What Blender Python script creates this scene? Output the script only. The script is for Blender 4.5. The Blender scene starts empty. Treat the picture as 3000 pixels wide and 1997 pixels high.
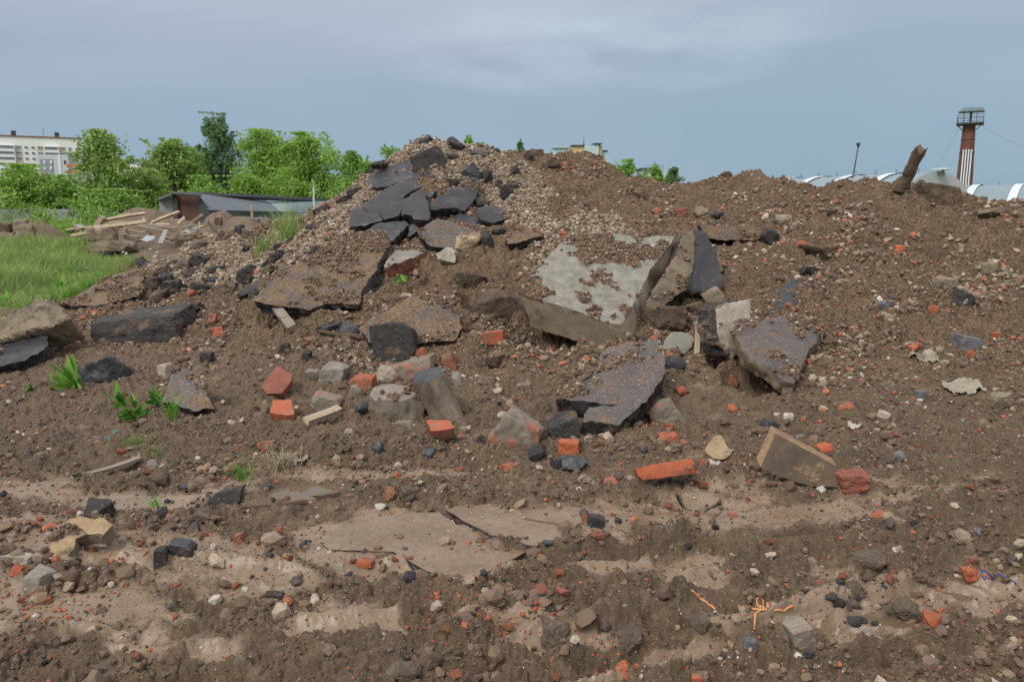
import bpy, bmesh, math, random
import numpy as np
from mathutils import Vector, Matrix, Euler
from mathutils.geometry import delaunay_2d_cdt
R = math.radians
S = bpy.context.scene
COL = S.collection
rnd = random.Random(7)
rng = np.random.default_rng(11)

# ------------------------------------------------------------------ camera
CAMH = 1.6; PITCH = R(9.3); FPX = 2300.0; CX = 1500.0; CY = 998.5
cam = bpy.data.cameras.new("camera"); camo = bpy.data.objects.new("camera", cam); COL.objects.link(camo)
cam.sensor_width = 36.0; cam.lens = FPX / 3000 * 36.0; cam.clip_start = 0.05; cam.clip_end = 8000
camo.location = (0, 0, CAMH); camo.rotation_euler = (R(90) - PITCH, 0, 0)
S.camera = camo
# ------------------------------------------------------------------ sky
W = bpy.data.worlds.new("World"); S.world = W; W.use_nodes = True
nt = W.node_tree; nt.nodes.clear()
def N(nt, t, **k):
    n = nt.nodes.new(t)
    for a, b in k.items():
        if a.startswith('in_'): n.inputs[a[3:].replace('_', ' ')].default_value = b
        else: setattr(n, a, b)
    return n
def ramp(nt, fac, stops, interp='LINEAR'):
    r = nt.nodes.new('ShaderNodeValToRGB'); cr = r.color_ramp; cr.interpolation = interp
    while len(cr.elements) > 1: cr.elements.remove(cr.elements[-1])
    cr.elements[0].position = stops[0][0]; cr.elements[0].color = tuple(stops[0][1]) + (1,)
    for p, c in stops[1:]:
        e = cr.elements.new(p); e.color = tuple(c) + (1,)
    if fac is not None: nt.links.new(fac, r.inputs[0])
    return r
def mix(nt, f, a, b, bt='MIX'):
    m = nt.nodes.new('ShaderNodeMix'); m.data_type = 'RGBA'; m.blend_type = bt
    for i, v in ((0, f), (6, a), (7, b)):
        if isinstance(v, (int, float)): m.inputs[i].default_value = v
        elif isinstance(v, (tuple, list)): m.inputs[i].default_value = tuple(v) + (1,)
        else: nt.links.new(v, m.inputs[i])
    return m.outputs[2]
def math_(nt, op, a, b=None, c=None, clamp=False):
    m = nt.nodes.new('ShaderNodeMath'); m.operation = op; m.use_clamp = clamp
    for i, v in enumerate((a, b, c)):
        if v is None: continue
        if isinstance(v, (int, float)): m.inputs[i].default_value = v
        else: nt.links.new(v, m.inputs[i])
    return m.outputs[0]
SUN_EL, SUN_AZ = 46, 216
sky = N(nt, 'ShaderNodeTexSky', sky_type='NISHITA', sun_disc=False, sun_elevation=R(SUN_EL), sun_rotation=R(SUN_AZ))
tc = N(nt, 'ShaderNodeTexCoord')
sep = N(nt, 'ShaderNodeSeparateXYZ'); nt.links.new(tc.outputs['Generated'], sep.inputs[0])
el = math_(nt, 'MAXIMUM', sep.outputs[2], 0.0)
base = ramp(nt, el, [(0.0, (.25, .395, .50)), (0.10, (.295, .42, .53)), (0.18, (.335, .44, .545)), (0.25, (.43, .51, .60)), (0.45, (.90, .95, .99)), (1.0, (1.04, 1.05, 1.06))])
mp = N(nt, 'ShaderNodeMapping'); mp.inputs['Scale'].default_value = (1.0, 1.0, 3.2); mp.inputs['Location'].default_value = (0.35, 0.1, 0.2)
nt.links.new(tc.outputs['Generated'], mp.inputs[0])
n1 = N(nt, 'ShaderNodeTexNoise'); n1.inputs['Scale'].default_value = 2.1; n1.inputs['Detail'].default_value = 5; n1.inputs['Roughness'].default_value = .45
nt.links.new(mp.outputs[0], n1.inputs['Vector'])
f1 = ramp(nt, n1.outputs[0], [(0.38, (0, 0, 0)), (0.66, (1, 1, 1))])
lav = mix(nt, f1.outputs[0], base.outputs[0], (1.22, 1.08, 1.09), 'MULTIPLY')
# brighter wisps high over the middle right
sx = math_(nt, 'SUBTRACT', sep.outputs[0], 0.10); sx = math_(nt, 'MULTIPLY', sx, 3.4); sx = math_(nt, 'MULTIPLY', sx, sx)
sz = math_(nt, 'SUBTRACT', sep.outputs[2], 0.20); sz = math_(nt, 'MULTIPLY', sz, 15.0); sz = math_(nt, 'MULTIPLY', sz, sz)
g = math_(nt, 'SUBTRACT', 1.0, math_(nt, 'ADD', sx, sz), clamp=True)
n2 = N(nt, 'ShaderNodeTexNoise'); n2.inputs['Scale'].default_value = 5.5; n2.inputs['Detail'].default_value = 4
mp2 = N(nt, 'ShaderNodeMapping'); mp2.inputs['Scale'].default_value = (1, 1, 4); mp2.inputs['Rotation'].default_value = (0, R(-12), 0); nt.links.new(tc.outputs['Generated'], mp2.inputs[0]); nt.links.new(mp2.outputs[0], n2.inputs['Vector'])
g = math_(nt, 'MULTIPLY', g, ramp(nt, n2.outputs[0], [(0.36, (0, 0, 0)), (0.62, (1, 1, 1))]).outputs[0])
brt = mix(nt, math_(nt, 'MULTIPLY', g, 0.85), lav, (.56, .65, .73))
ten = mix(nt, 1.0, brt, (10, 10, 10), 'MULTIPLY')
fin = mix(nt, 0.08, ten, sky.outputs[0])
bg = N(nt, 'ShaderNodeBackground'); bg.inputs[1].default_value = 0.1; nt.links.new(fin, bg.inputs[0])
out = N(nt, 'ShaderNodeOutputWorld'); nt.links.new(bg.outputs[0], out.inputs[0])
sl = bpy.data.lights.new("sun", 'SUN'); slo = bpy.data.objects.new("sun", sl); COL.objects.link(slo)
sl.energy = 2.4; sl.angle = R(24); sl.color = (1.0, .96, .9)
# light comes from the upper left behind the camera
d = Vector((-.62, -.85, 1.1)).normalized()
slo.rotation_euler = d.to_track_quat('Z', 'Y').to_euler()
S.view_settings.view_transform = 'Standard'; S.view_settings.look = 'None'; S.view_settings.gamma = 1
S.view_settings.exposure = 0.0
S.render.engine = 'CYCLES'
S.cycles.max_bounces = 6; S.cycles.transparent_max_bounces = 6

# ------------------------------------------------------------------ numpy noise
def _h(ix, iy, iz, s):
    h = (ix.astype(np.int64) * 374761393 + iy.astype(np.int64) * 668265263 + iz.astype(np.int64) * 2147483647 + s * 1274126177) & 0xffffffff
    h = ((h ^ (h >> 13)) * 1274126177) & 0xffffffff
    return ((h ^ (h >> 16)) & 0xffff) / 65535.0
def vn(x, y, z=None, s=0):
    x = np.asarray(x, float); y = np.asarray(y, float)
    if z is None:
        fx = np.floor(x); fy = np.floor(y); a = x - fx; b = y - fy
        a = a * a * a * (a * (a * 6 - 15) + 10); b = b * b * b * (b * (b * 6 - 15) + 10)
        k = np.zeros_like(fx)
        return ((_h(fx, fy, k, s) * (1 - a) + _h(fx + 1, fy, k, s) * a) * (1 - b) + (_h(fx, fy + 1, k, s) * (1 - a) + _h(fx + 1, fy + 1, k, s) * a) * b) * 2 - 1
    z = np.asarray(z, float)
    fx = np.floor(x); fy = np.floor(y); fz = np.floor(z); a = x - fx; b = y - fy; c = z - fz
    a = a * a * (3 - 2 * a); b = b * b * (3 - 2 * b); c = c * c * (3 - 2 * c)
    def L(k): return (_h(fx, fy, k, s) * (1 - a) + _h(fx + 1, fy, k, s) * a) * (1 - b) + (_h(fx, fy + 1, k, s) * (1 - a) + _h(fx + 1, fy + 1, k, s) * a) * b
    return (L(fz) * (1 - c) + L(fz + 1) * c) * 2 - 1
def fbm(x, y, o=4, s=0, g=.5, z=None):
    t = 0; a = 1; q = 1; n = 0
    for i in range(o):
        c, sn = math.cos(i * 1.1), math.sin(i * 1.1)
        X = (x * c - y * sn) * q; Y = (x * sn + y * c) * q
        t = t + a * vn(X + i * 17.3, Y - i * 9.1, None if z is None else z * q + i * 3.7, s + i); n += a; a *= g; q *= 2.03
    return t / n
def sst(a, b, x):
    t = np.clip((x - a) / (b - a), 0, 1); return t * t * (3 - 2 * t)

def worley(x, y, s=0, sharp=1.0):
    fx = np.floor(x); fy = np.floor(y); best = np.zeros_like(x)
    k = np.zeros_like(x)
    for i in (-1, 0, 1):
        for j in (-1, 0, 1):
            cx, cy = fx + i, fy + j
            px = cx + .15 + .7 * _h(cx, cy, k, s); py = cy + .15 + .7 * _h(cx, cy, k + 1, s); r = .25 + .5 * _h(cx, cy, k + 2, s) ** 2; h = _h(cx, cy, k + 3, s) ** 2
            d = 1 - ((x - px) ** 2 + (y - py) ** 2) / (r * r); best = np.maximum(best, np.sqrt(np.maximum(d, 0)) * r * (.25 + h))
    return best
# ------------------------------------------------------------------ projection helpers
SP, CP = math.sin(PITCH), math.cos(PITCH)
def ray(px, py):
    u = (px - CX) / FPX; v = (CY - py) / FPX
    return np.array([u, CP + v * SP, -SP + v * CP])
def P(px, py, Y):
    r = ray(px, py); t = Y / r[1]
    return Vector((r[0] * t, Y, CAMH + r[2] * t))
def proj(x, y, z):
    zz = z - CAMH
    dep = y * CP - zz * SP; up = y * SP + zz * CP
    dep = np.maximum(dep, .05)
    return CX + FPX * x / dep, CY - FPX * up / dep

# ------------------------------------------------------------------ terrain
cols = {
 -500: ([], [(7, 0), (9, .1), (10.5, .25), (12, .05), (15, 0), (20, 0)]),
 0: ([(1150, 7.0), (1030, 8.4), (960, 9.6), (925, 10.5)], [(11.6, .02), (15, 0), (20, 0)]),
 200: ([(1150, 7.0), (1050, 8.0), (960, 9.4), (890, 10.8)], [(12.0, .12), (15, 0), (20, 0)]),
 400: ([(1150, 7.0), (1050, 8.0), (950, 9.3), (850, 10.7), (795, 11.8)], [(13.2, .5), (15, .12), (18, 0)]),
 600: ([(1200, 6.6), (1100, 7.5), (1000, 8.3), (900, 9.5), (820, 10.6), (750, 12), (712, 13)], [(14.5, .7), (16, .15), (19, 0)]),
 800: ([(1230, 6.4), (1100, 7.3), (950, 8.5), (850, 9.5), (760, 10.8), (690, 12.2), (662, 13)], [(14.5, 1.0), (17, .2), (20, 0)]),
 1000: ([(1260, 6.0), (1110, 7.1), (960, 8.3), (850, 9.3), (740, 10.3), (640, 11.5), (578, 12.5)], [(14, 1.5), (17, .3), (20, 0)]),
 1110: ([(740, 10.4), (600, 11.8), (520, 12.4), (495, 12.8)], [(14.2, 1.8), (17, .4)]),
 1230: ([(1290, 5.7), (1150, 6.7), (1010, 7.7), (880, 8.9), (760, 10), (650, 11), (550, 11.8), (465, 12.6), (437, 13)], [(14.2, 2.4), (17, .8), (20, 0)]),
 1450: ([(1320, 5.5), (1200, 6.3), (1060, 7.2), (960, 8), (880, 8.6), (760, 9.8), (650, 10.9), (540, 11.9), (470, 12.8), (450, 13.2)], [(14.4, 2.2), (17, .8), (20, 0)]),
 1650: ([(1330, 5.4), (1200, 6.2), (1080, 7), (980, 7.7), (850, 8.8), (740, 9.9), (640, 10.9), (560, 11.9), (480, 13), (449, 13.5)], [(14.6, 2.3), (17, .8), (20, 0)]),
 1770: ([(700, 10.3), (600, 11.6), (510, 13), (478, 13.4)], [(14.8, 2.0), (17, .7)]),
 1860: ([(1340, 5.3), (1200, 6.2), (1080, 7), (960, 7.9), (850, 8.9), (740, 10), (640, 11.1), (580, 12.2), (533, 13.3)], [(14.8, 1.7), (17, .6), (20, 0)]),
 2050: ([(1350, 5.2), (1220, 6), (1100, 6.8), (1000, 7.5), (900, 8.4), (800, 9.4), (700, 10.5), (620, 11.6), (565, 12.8), (541, 13.5)], [(15, 1.6), (17.5, .5), (20, 0)]),
 2230: ([(1350, 5.2), (1230, 5.9), (1100, 6.8), (960, 7.8), (850, 8.8), (750, 9.8), (650, 11), (570, 12.2), (520, 13.3)], [(14.8, 1.7), (17.5, .5), (20, 0)]),
 2330: ([(750, 9.6), (650, 10.7), (580, 11.7), (537, 12.5)], [(14.8, 1.6)]),
 2400: ([(1370, 5.1), (1200, 6.1), (1050, 7.1), (900, 8.2), (760, 9.3), (650, 10.2), (600, 10.8), (565, 11.3)], [(12.8, 1.5), (15, 1.1), (17.5, .4)]),
 2600: ([(1400, 5), (1200, 6), (1050, 6.9), (900, 7.9), (780, 8.7), (680, 9.5), (590, 10.3), (540, 10.9)], [(12.3, 1.7), (15, 1), (17, .5)]),
 2750: ([(1400, 5), (1200, 6), (1050, 6.9), (900, 7.9), (780, 8.7), (680, 9.5), (610, 10.2), (572, 10.8)], [(12.3, 1.6), (15, .9)]),
 2850: ([(800, 8.6), (700, 9.3), (635, 10.1), (600, 10.6)], [(12.3, 1.3), (15, .7), (18, .2)]),
 3000: ([(1400, 5), (1200, 6), (1050, 6.8), (900, 7.8), (780, 8.6), (690, 9.3), (613, 10.4)], [(12.3, 1.2), (15, .6), (18, .1)]),
 3500: ([(1400, 5), (1200, 6), (1000, 7.2), (850, 8.2), (750, 8.9), (650, 10)], [(12.3, .9), (15, .4), (18, 0)]),
}
pts = []
for px, (L, T) in cols.items():
    for py, Y in L:
        p = P(px, py, Y); pts.append((p.x, p.y, max(p.z, 0.0)))
    u = (px - CX) / FPX
    for Y, z in T: pts.append((u * Y, Y, z))
    if px in (-500, 0, 400, 800, 1230, 1650, 2050, 2600, 3000, 3500):
        for Y in (-1.5, 1, 2.6, 3.9, 4.9): pts.append((u * max(Y, 1.5) * 1.03, Y, 0))
pts = np.array(pts)
def tpsU(r2): return r2 * np.log(r2 + 1e-9)
n = len(pts)
K = tpsU(((pts[:, None, :2] - pts[None, :, :2]) ** 2).sum(-1)) + np.eye(n) * 0.02
Q = np.c_[np.ones(n), pts[:, :2]]
A = np.block([[K, Q], [Q.T, np.zeros((3, 3))]])
wts = np.linalg.solve(A, np.r_[pts[:, 2], 0, 0, 0])
def tps(x, y):
    r2 = (x[..., None] - pts[:, 0]) ** 2 + (y[..., None] - pts[:, 1]) ** 2
    return tpsU(r2) @ wts[:n] + wts[n] + wts[n + 1] * x + wts[n + 2] * y

HI = 1.0
NC = int(1300 * HI)
uc = np.r_[-np.geomspace(3.0, 1.0, 24, endpoint=False), np.linspace(-1.0, -.665, 130, endpoint=False), np.linspace(-.66, .66, NC), np.linspace(.665, 1.0, 130), np.geomspace(1.03, 3.0, 24)]
yr = np.r_[np.linspace(-3.0, 1.9, 60, endpoint=False), np.linspace(1.9, 5.6, int(600 * HI), endpoint=False), np.linspace(5.6, 13.8, int(980 * HI), endpoint=False),
           np.linspace(13.8, 22, 260, endpoint=False), np.geomspace(22, 60, 260, endpoint=False), np.geomspace(60, 5000, 60)]
nr, nc = len(yr), len(uc)
def wfun(Y): return np.where(Y > -0.2, np.abs(Y) + 1.0, 1.0 - (Y + .2) * .4 - .2)
UU, YY = np.meshgrid(uc, yr)
XX = UU * np.maximum(YY + 1.0, 1.6)
# coarse evaluation, then bilinear upsampling
ci = np.unique(np.r_[np.arange(0, nc, 9), nc - 1]); ri = np.unique(np.r_[np.arange(0, nr, 9), nr - 1])
cx_, cy_ = XX[np.ix_(ri, ci)], YY[np.ix_(ri, ci)]
cz = np.zeros_like(cx_)
for a in range(len(ri)):
    cz[a] = tps(np.clip(cx_[a], -14, 14), np.clip(cy_[a], -2, 20.5))
fade = (1 - sst(17, 20.5, cy_)) * (1 - sst(11, 14, np.abs(cx_)))
cz = np.maximum(cz, 0) * fade
tmp = np.empty((nr, len(ci)))
for b in range(len(ci)): tmp[:, b] = np.interp(np.arange(nr), ri, cz[:, b])
ZZ = np.empty((nr, nc))
for a in range(nr): ZZ[a] = np.interp(np.arange(nc), ci, tmp[a])
del tmp
# far low mounds of earth, field
def bump(cx, cy, rx, ry, h, p=1.0):
    r = ((XX - cx) / rx) ** 2 + ((YY - cy) / ry) ** 2
    return h * np.clip(1 - r, 0, 1) ** p
far = YY > 15
def gpos(px, Y): return (px - CX) / FPX * Y * 1.012
mounds = [(440, 34, 2.0, 1.9, 1.75), (530, 33.5, 2.2, 1.8, 1.35), (665, 32, 1.1, 1.8, 1.55), (610, 33, 2.5, 2, 1.1), (755, 30, 1.75, 2.0, 1.45), (830, 29, 2.0, 2, 1.0), (110, 46, 2.2, 1.5, 1.1), (20, 47, 1.6, 1.3, .7),
          (400, 29, 2.6, 3, .55), (560, 28.5, 2.6, 3, .5), (700, 24, 2.4, 3, .55)]
MZ = np.zeros_like(ZZ); MM = np.zeros_like(ZZ)
for px, Y, rx, ry, h in mounds:
    b = bump(gpos(px, Y), Y, rx, ry, h, .8); MZ = np.maximum(MZ, b)
PX, PY = proj(XX, YY, ZZ)
inr = (YY > 1.2) & (YY < 24)
pile = sst(.03, .35, ZZ)
def ell(cx, cy, rx, ry, ang=0):
    c, s = math.cos(R(ang)), math.sin(R(ang)); dx, dy = PX - cx, PY - cy
    return ((dx * c + dy * s) / rx) ** 2 + ((-dx * s + dy * c) / ry) ** 2
# smooth wet sheets of mud
smooth = np.zeros_like(ZZ)
wx, wy = fbm(XX * 1.1, YY * 1.4, 4, 13, .6), fbm(XX * 1.3 + 9, YY * 2.0, 4, 14, .6)
PX0, PY0 = PX, PY; PX = PX + wx * 260; PY = PY + wy * 75
for cx, cy, rx, ry, a in [(500, 1655, 480, 75, 4), (200, 1790, 380, 75, 0), (1230, 1590, 400, 95, 4), (1750, 1510, 320, 60, 2), (2200, 1485, 420, 48, 2), (2780, 1462, 380, 26, 0), (300, 1450, 420, 40, 0),
                          (1050, 1390, 320, 45, 0), (1100, 1850, 260, 60, -5), (1560, 1790, 160, 40, 5), (1750, 1850, 190, 40, 5), (1950, 1930, 330, 30, -17), (2230, 1800, 330, 55, -5), (2650, 1760, 330, 60, 12), (2500, 1850, 200, 45, 8), (560, 1900, 260, 50, 0), (60, 1560, 200, 60, 0), (2500, 1395, 500, 25, 3), (2900, 1770, 240, 50, 12), (850, 1700, 240, 60, 5), (1900, 1650, 160, 30, 5)]:
    smooth = np.maximum(smooth, np.clip(1.35 - ell(cx, cy, rx, ry, a), 0, 1))
PX, PY = PX0, PY0
nz1 = fbm(XX * 3.2, YY * 5.0, 5, 5, .62)
smooth = sst(.25, .85, smooth + nz1 * .9) * (1 - pile * .85)
road = 1 - sst(0.02, .25, ZZ)
n_big = fbm(XX * .9, YY * .9, 3, 21)
n_mid = fbm(XX * 3.1, YY * 3.3, 4, 31)
n_sm = fbm(XX * 11, YY * 12, 4, 41, .55)
n_fi = fbm(XX * 38, YY * 40, 3, 51, .6)
rid = 1 - np.abs(fbm(XX * 5.5, YY * 7, 4, 61, .55)) * 2.2
rut = fbm(XX * .8 + YY * .5, (YY - XX * .07) * 4.3, 3, 71)
near = (YY < 21)
amp = np.where(near, 1.0, .5)
lump = 1 - smooth
det = n_big * .07 * pile + n_mid * (.11 * pile + .028 * lump * road) + n_sm * (.050 * pile + .022 * lump * road + .003)
det += n_fi * (.014 * pile + .010 * lump * road + .0014) + rid * lump * (.020 * road + .018 * pile) + rut * .08 * road * (.35 + .65 * lump)
clod = np.clip(fbm(XX * 19, YY * 21, 2, 81) - .12, 0, 1)
det += clod * (.045 * pile + .025 * road) * lump
cr1 = np.exp(-np.abs(fbm(XX * 4.2 + 3, YY * 5.0, 4, 201, .6)) * 14); cr2 = np.exp(-np.abs(fbm(XX * 14, YY * 16, 3, 211, .6)) * 10); cr3 = fbm(XX * 85, YY * 88, 2, 221)
lr = lump * (road * .9 + pile)
det += lr * (-.045 * cr1 * np.clip(n_big + .7, 0, 1) - .020 * cr2 + .0055 * cr3)
del cr1, cr2, cr3
q1, q2 = fbm(XX * 13, YY * 13, 3, 15, .6) * .5, fbm(XX * 13 + 7, YY * 13, 3, 16, .6) * .5
nearm = (YY < 15) & (YY > 1.0)
wl = np.zeros_like(XX); j0, j1 = np.where(nearm[:, 0])[0][[0, -1]]; sl_ = slice(j0, j1 + 1)
wl[sl_] = worley(XX[sl_] * 11 + q1[sl_], YY[sl_] * 12 + q2[sl_], 3) * .085 + worley(XX[sl_] * 26 + q2[sl_] * 2, YY[sl_] * 28 + q1[sl_] * 2, 4) * .042 + worley(XX[sl_] * 4.5 + q1[sl_], YY[sl_] * 5 + q2[sl_], 5) * .10 * np.clip(n_mid[sl_] + .25, 0, 1)
det += wl * (lump * road * .52 + pile * .75 + smooth * .03)
det = det * amp * (YY > -2.5)
fieldm = sst(16, 24, YY)
det = det * (1 - fieldm) + fieldm * (fbm(XX * .3, YY * .3, 3, 5) * .05 * (YY < 200))
det += (MZ > 0) * (fbm(XX * 1.4, YY * 1.4, 4, 9) * .22 + n_sm * .05) * np.clip(MZ * 2, 0, 1)
ZZ += MZ + det
# hollows under slabs, ruts, cracks   (px, py, rx, ry, depth)
for cx, cy, rx, ry, dp in [(1385, 885, 38, 45, .25), (1440, 925, 60, 25, .18), (2105, 1030, 40, 40, .30), (2220, 1110, 110, 38, .22), (1000, 915, 110, 16, .12), (1665, 968, 185, 62, .36), (2120, 702, 55, 12, .18),
                           (1225, 1170, 22, 70, .15), (1660, 1215, 60, 22, .12), (2420, 770, 50, 16, .15), (825, 950, 70, 30, .12), (1240, 790, 80, 25, .12), (520, 760, 28, 18, .18), (540, 930, 55, 14, .1),
                           (120, 985, 90, 12, .1), (1510, 725, 40, 10, .1), (1915, 1195, 40, 20, .1)]:
    ZZ -= dp * np.clip(1.15 - ell(cx, cy, rx, ry), 0, 1) * inr
def polydist(pl):
    dmin = np.full(PX.shape, 1e9)
    for (x0, y0), (x1, y1) in zip(pl[:-1], pl[1:]):
        dx, dy = x1 - x0, y1 - y0; t = np.clip(((PX - x0) * dx + (PY - y0) * dy) / (dx * dx + dy * dy), 0, 1)
        dmin = np.minimum(dmin, np.hypot(PX - x0 - t * dx, (PY - y0 - t * dy) * 1.5))
    return dmin
crackm = np.zeros_like(ZZ)
PXo, PYo = PX, PY; PX = PX + n_mid * 25; PY = PY + n_mid * 14
for pl, w, dp in [([(-200, 1700), (500, 1660), (1000, 1690), (1500, 1640), (2100, 1590), (2600, 1560), (3200, 1500)], 26, .035), ([(-200, 1850), (500, 1880), (1100, 1830), (1600, 1800), (2100, 1700), (2600, 1690), (3200, 1640)], 30, .035),
                  ([(1300, 2060), (1750, 1960), (2100, 1880), (2450, 1800), (2800, 1750), (3200, 1770)], 34, .045), ([(1950, 2080), (2250, 1990), (2600, 1930), (3200, 1900)], 34, .04), ([(300, 2060), (800, 1960), (1300, 1900), (1700, 1870), (2200, 1760), (3200, 1560)], 26, .03)]:
    k_ = (YY < 7) & (YY > 1.2); dd = np.where(k_, polydist(pl), 999) / w
    lug = .5 + .5 * np.sin((PX + PY * 1.5) / 17.0)
    ZZ += road * dp * (-np.exp(-dd ** 2) * (.75 + .35 * lug) + np.exp(-((dd - 1.7) / .55) ** 2) * (.55 + .9 * np.clip(n_sm + .3, 0, 1)))
PX, PY = PXo, PYo
PXo, PYo = PX, PY
wob = fbm(XX * 9, YY * 12, 3, 91) * 5
PX = PX + wob; PY = PY + wob * .7
for pl, w, dp in [([(1295, 1498), (1345, 1530), (1400, 1556), (1440, 1580), (1510, 1600), (1560, 1607)], 4, 0),
                  ([(948, 1592), (965, 1610), (1050, 1612), (1150, 1618), (1195, 1645), (1260, 1678), (1350, 1690)], 4, 0),
                  ([(1985, 1462), (2010, 1490), (2060, 1495), (2110, 1475)], 7, .03)]:
    dd = polydist(pl); k = np.clip(1 - dd / w, 0, 1); crackm = np.maximum(crackm, sst(0, .5, k)); ZZ -= dp * sst(0, .8, k) * (YY < 9) * (YY > 2)
# cracked plate stands a finger above the mud in front of it
pm = sst(.0, .12, np.clip(1 - ell(1270, 1560, 330, 75, 7), 0, 1)); ZZ -= .0 * pm
PX, PY = PXo, PYo
# puddle hollows flattened
puddles = [(2380, 1572, 170, 19, -3), (880, 1445, 130, 30, -4), (1640, 1600, 45, 12, 0), (2340, 1838, 120, 32, -5), (2620, 1838, 150, 26, 5), (2830, 1740, 120, 24, 14)]
hzl = []
for cx, cy, rx, ry, a in puddles:
    m = sst(0, .9, np.clip(2.2 - ell(cx, cy, rx, ry, a), 0, 1)) * (YY < 9) * (YY > 1.5)
    lvl = np.median(ZZ[(ell(cx, cy, rx, ry, a) < 1) & (YY < 9) & (YY > 1.5)])
    hzl.append(lvl - .018)
    ZZ = ZZ * (1 - m) + m * (lvl - .036 + n_sm * .022 + n_mid * .03 + .056 * sst(.35, 1.05, ell(cx, cy, rx, ry, a)))

def hz(x, y):
    x = np.atleast_1d(np.asarray(x, float)); y = np.atleast_1d(np.asarray(y, float))
    u = x / np.maximum(y + 1.0, 1.6)
    fi = np.clip(np.interp(u, uc, np.arange(nc)), 0, nc - 1.001); fj = np.clip(np.interp(y, yr, np.arange(nr)), 0, nr - 1.001)
    i = fi.astype(int); j = fj.astype(int); a = fi - i; b = fj - j
    return (ZZ[j, i] * (1 - a) + ZZ[j, i + 1] * a) * (1 - b) + (ZZ[j + 1, i] * (1 - a) + ZZ[j + 1, i + 1] * a) * b
YS = np.r_[np.linspace(1.6, 16, 1800), np.geomspace(16.02, 300, 500)]
def hit(px, py, ymin=0):
    r = ray(px, py); t = YS / r[1]
    z = CAMH + r[2] * t; h = hz(r[0] * t, YS)
    k = np.where((z <= h) & (YS >= ymin))[0]
    Y = YS[k[0]] if len(k) else 12.5
    return P(px, py, Y)

def mesh_np(name, V, F, mats, smooth=False, attrs=None):
    me = bpy.data.meshes.new(name)
    V = np.ascontiguousarray(V, dtype=np.float32); F = np.ascontiguousarray(F, dtype=np.int32)
    k = F.shape[1]
    me.vertices.add(len(V)); me.vertices.foreach_set('co', V.ravel())
    me.loops.add(F.size); me.loops.foreach_set('vertex_index', F.ravel())
    me.polygons.add(len(F)); me.polygons.foreach_set('loop_start', np.arange(0, F.size, k, dtype=np.int32))
    me.polygons.foreach_set('loop_total', np.full(len(F), k, dtype=np.int32))
    me.update(calc_edges=True)
    me.polygons.foreach_set('use_smooth', np.full(len(F), smooth, dtype=bool))
    for a, v in (attrs or {}).items():
        at = me.attributes.new(a, 'FLOAT', 'POINT'); at.data.foreach_set('value', np.ascontiguousarray(v, dtype=np.float32).ravel())
    for m in (mats if isinstance(mats, (list, tuple)) else [mats]): me.materials.append(m)
    return me
def link(name, me, label=None, cat=None, group=None, kind=None, parent=None, loc=None):
    o = bpy.data.objects.new(name, me); COL.objects.link(o)
    if loc is not None: o.location = loc
    if parent is not None: o.parent = parent
    if label: o['label'] = label
    if cat: o['category'] = cat
    if group: o['group'] = group
    if kind: o['kind'] = kind
    return o

# ------------------------------------------------------------------ materials
MATS = {}
def newmat(name):
    m = bpy.data.materials.new(name); m.use_nodes = True; t = m.node_tree; t.nodes.clear()
    o = t.nodes.new('ShaderNodeOutputMaterial'); b = t.nodes.new('ShaderNodeBsdfPrincipled'); t.links.new(b.outputs[0], o.inputs[0])
    MATS[name] = m
    return m, t, b
def noise(t, vec, sc, det=4, ro=.55):
    n = t.nodes.new('ShaderNodeTexNoise'); n.inputs['Scale'].default_value = sc; n.inputs['Detail'].default_value = det; n.inputs['Roughness'].default_value = ro
    t.links.new(vec, n.inputs['Vector']); return n.outputs[0]
def vor(t, vec, sc, feat='F1', rnd_=1.0):
    n = t.nodes.new('ShaderNodeTexVoronoi'); n.inputs['Scale'].default_value = sc; n.feature = feat; n.inputs['Randomness'].default_value = rnd_
    t.links.new(vec, n.inputs['Vector']); return n
def R2(t, f, a, b): return ramp(t, f, [(a, (0, 0, 0)), (b, (1, 1, 1))]).outputs[0]
def bumpn(t, b, h, st, dist=.01):
    n = t.nodes.new('ShaderNodeBump'); n.inputs['Strength'].default_value = st; n.inputs['Distance'].default_value = dist
    t.links.new(h, n.inputs['Height']); t.links.new(n.outputs[0], b.inputs['Normal'])
def attr(t, name):
    a = t.nodes.new('ShaderNodeAttribute'); a.attribute_name = name; return a.outputs['Fac']
SOIL_A, SOIL_B, SOIL_C = (.054, .032, .017), (.155, .097, .052), (.28, .20, .122)
def soilcol(t, v):
    a = mix(t, R2(t, noise(t, v, 5, 6, .65), .35, .68), SOIL_A, SOIL_B)
    a = mix(t, R2(t, noise(t, v, 45, 4, .7), .46, .70), a, SOIL_C)
    # crumbs of stone, brick and tar too small to model
    vo = vor(t, v, 85); chip = math_(t, 'LESS_THAN', vo.outputs['Distance'], .27)
    s2 = t.nodes.new('ShaderNodeSeparateColor'); t.links.new(vo.outputs['Color'], s2.inputs[0])
    pal = ramp(t, s2.outputs[0], [(0, (.38, .31, .23)), (.07, (.50, .44, .35)), (.11, (.40, .11, .05)), (.135, (.03, .03, .033)), (.18, (.25, .19, .14)), (.24, SOIL_A), (1, SOIL_B)], 'CONSTANT')
    pick = math_(t, 'MULTIPLY', chip, math_(t, 'LESS_THAN', s2.outputs[0], .3))
    return mix(t, pick, a, pal.outputs[0])

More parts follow.
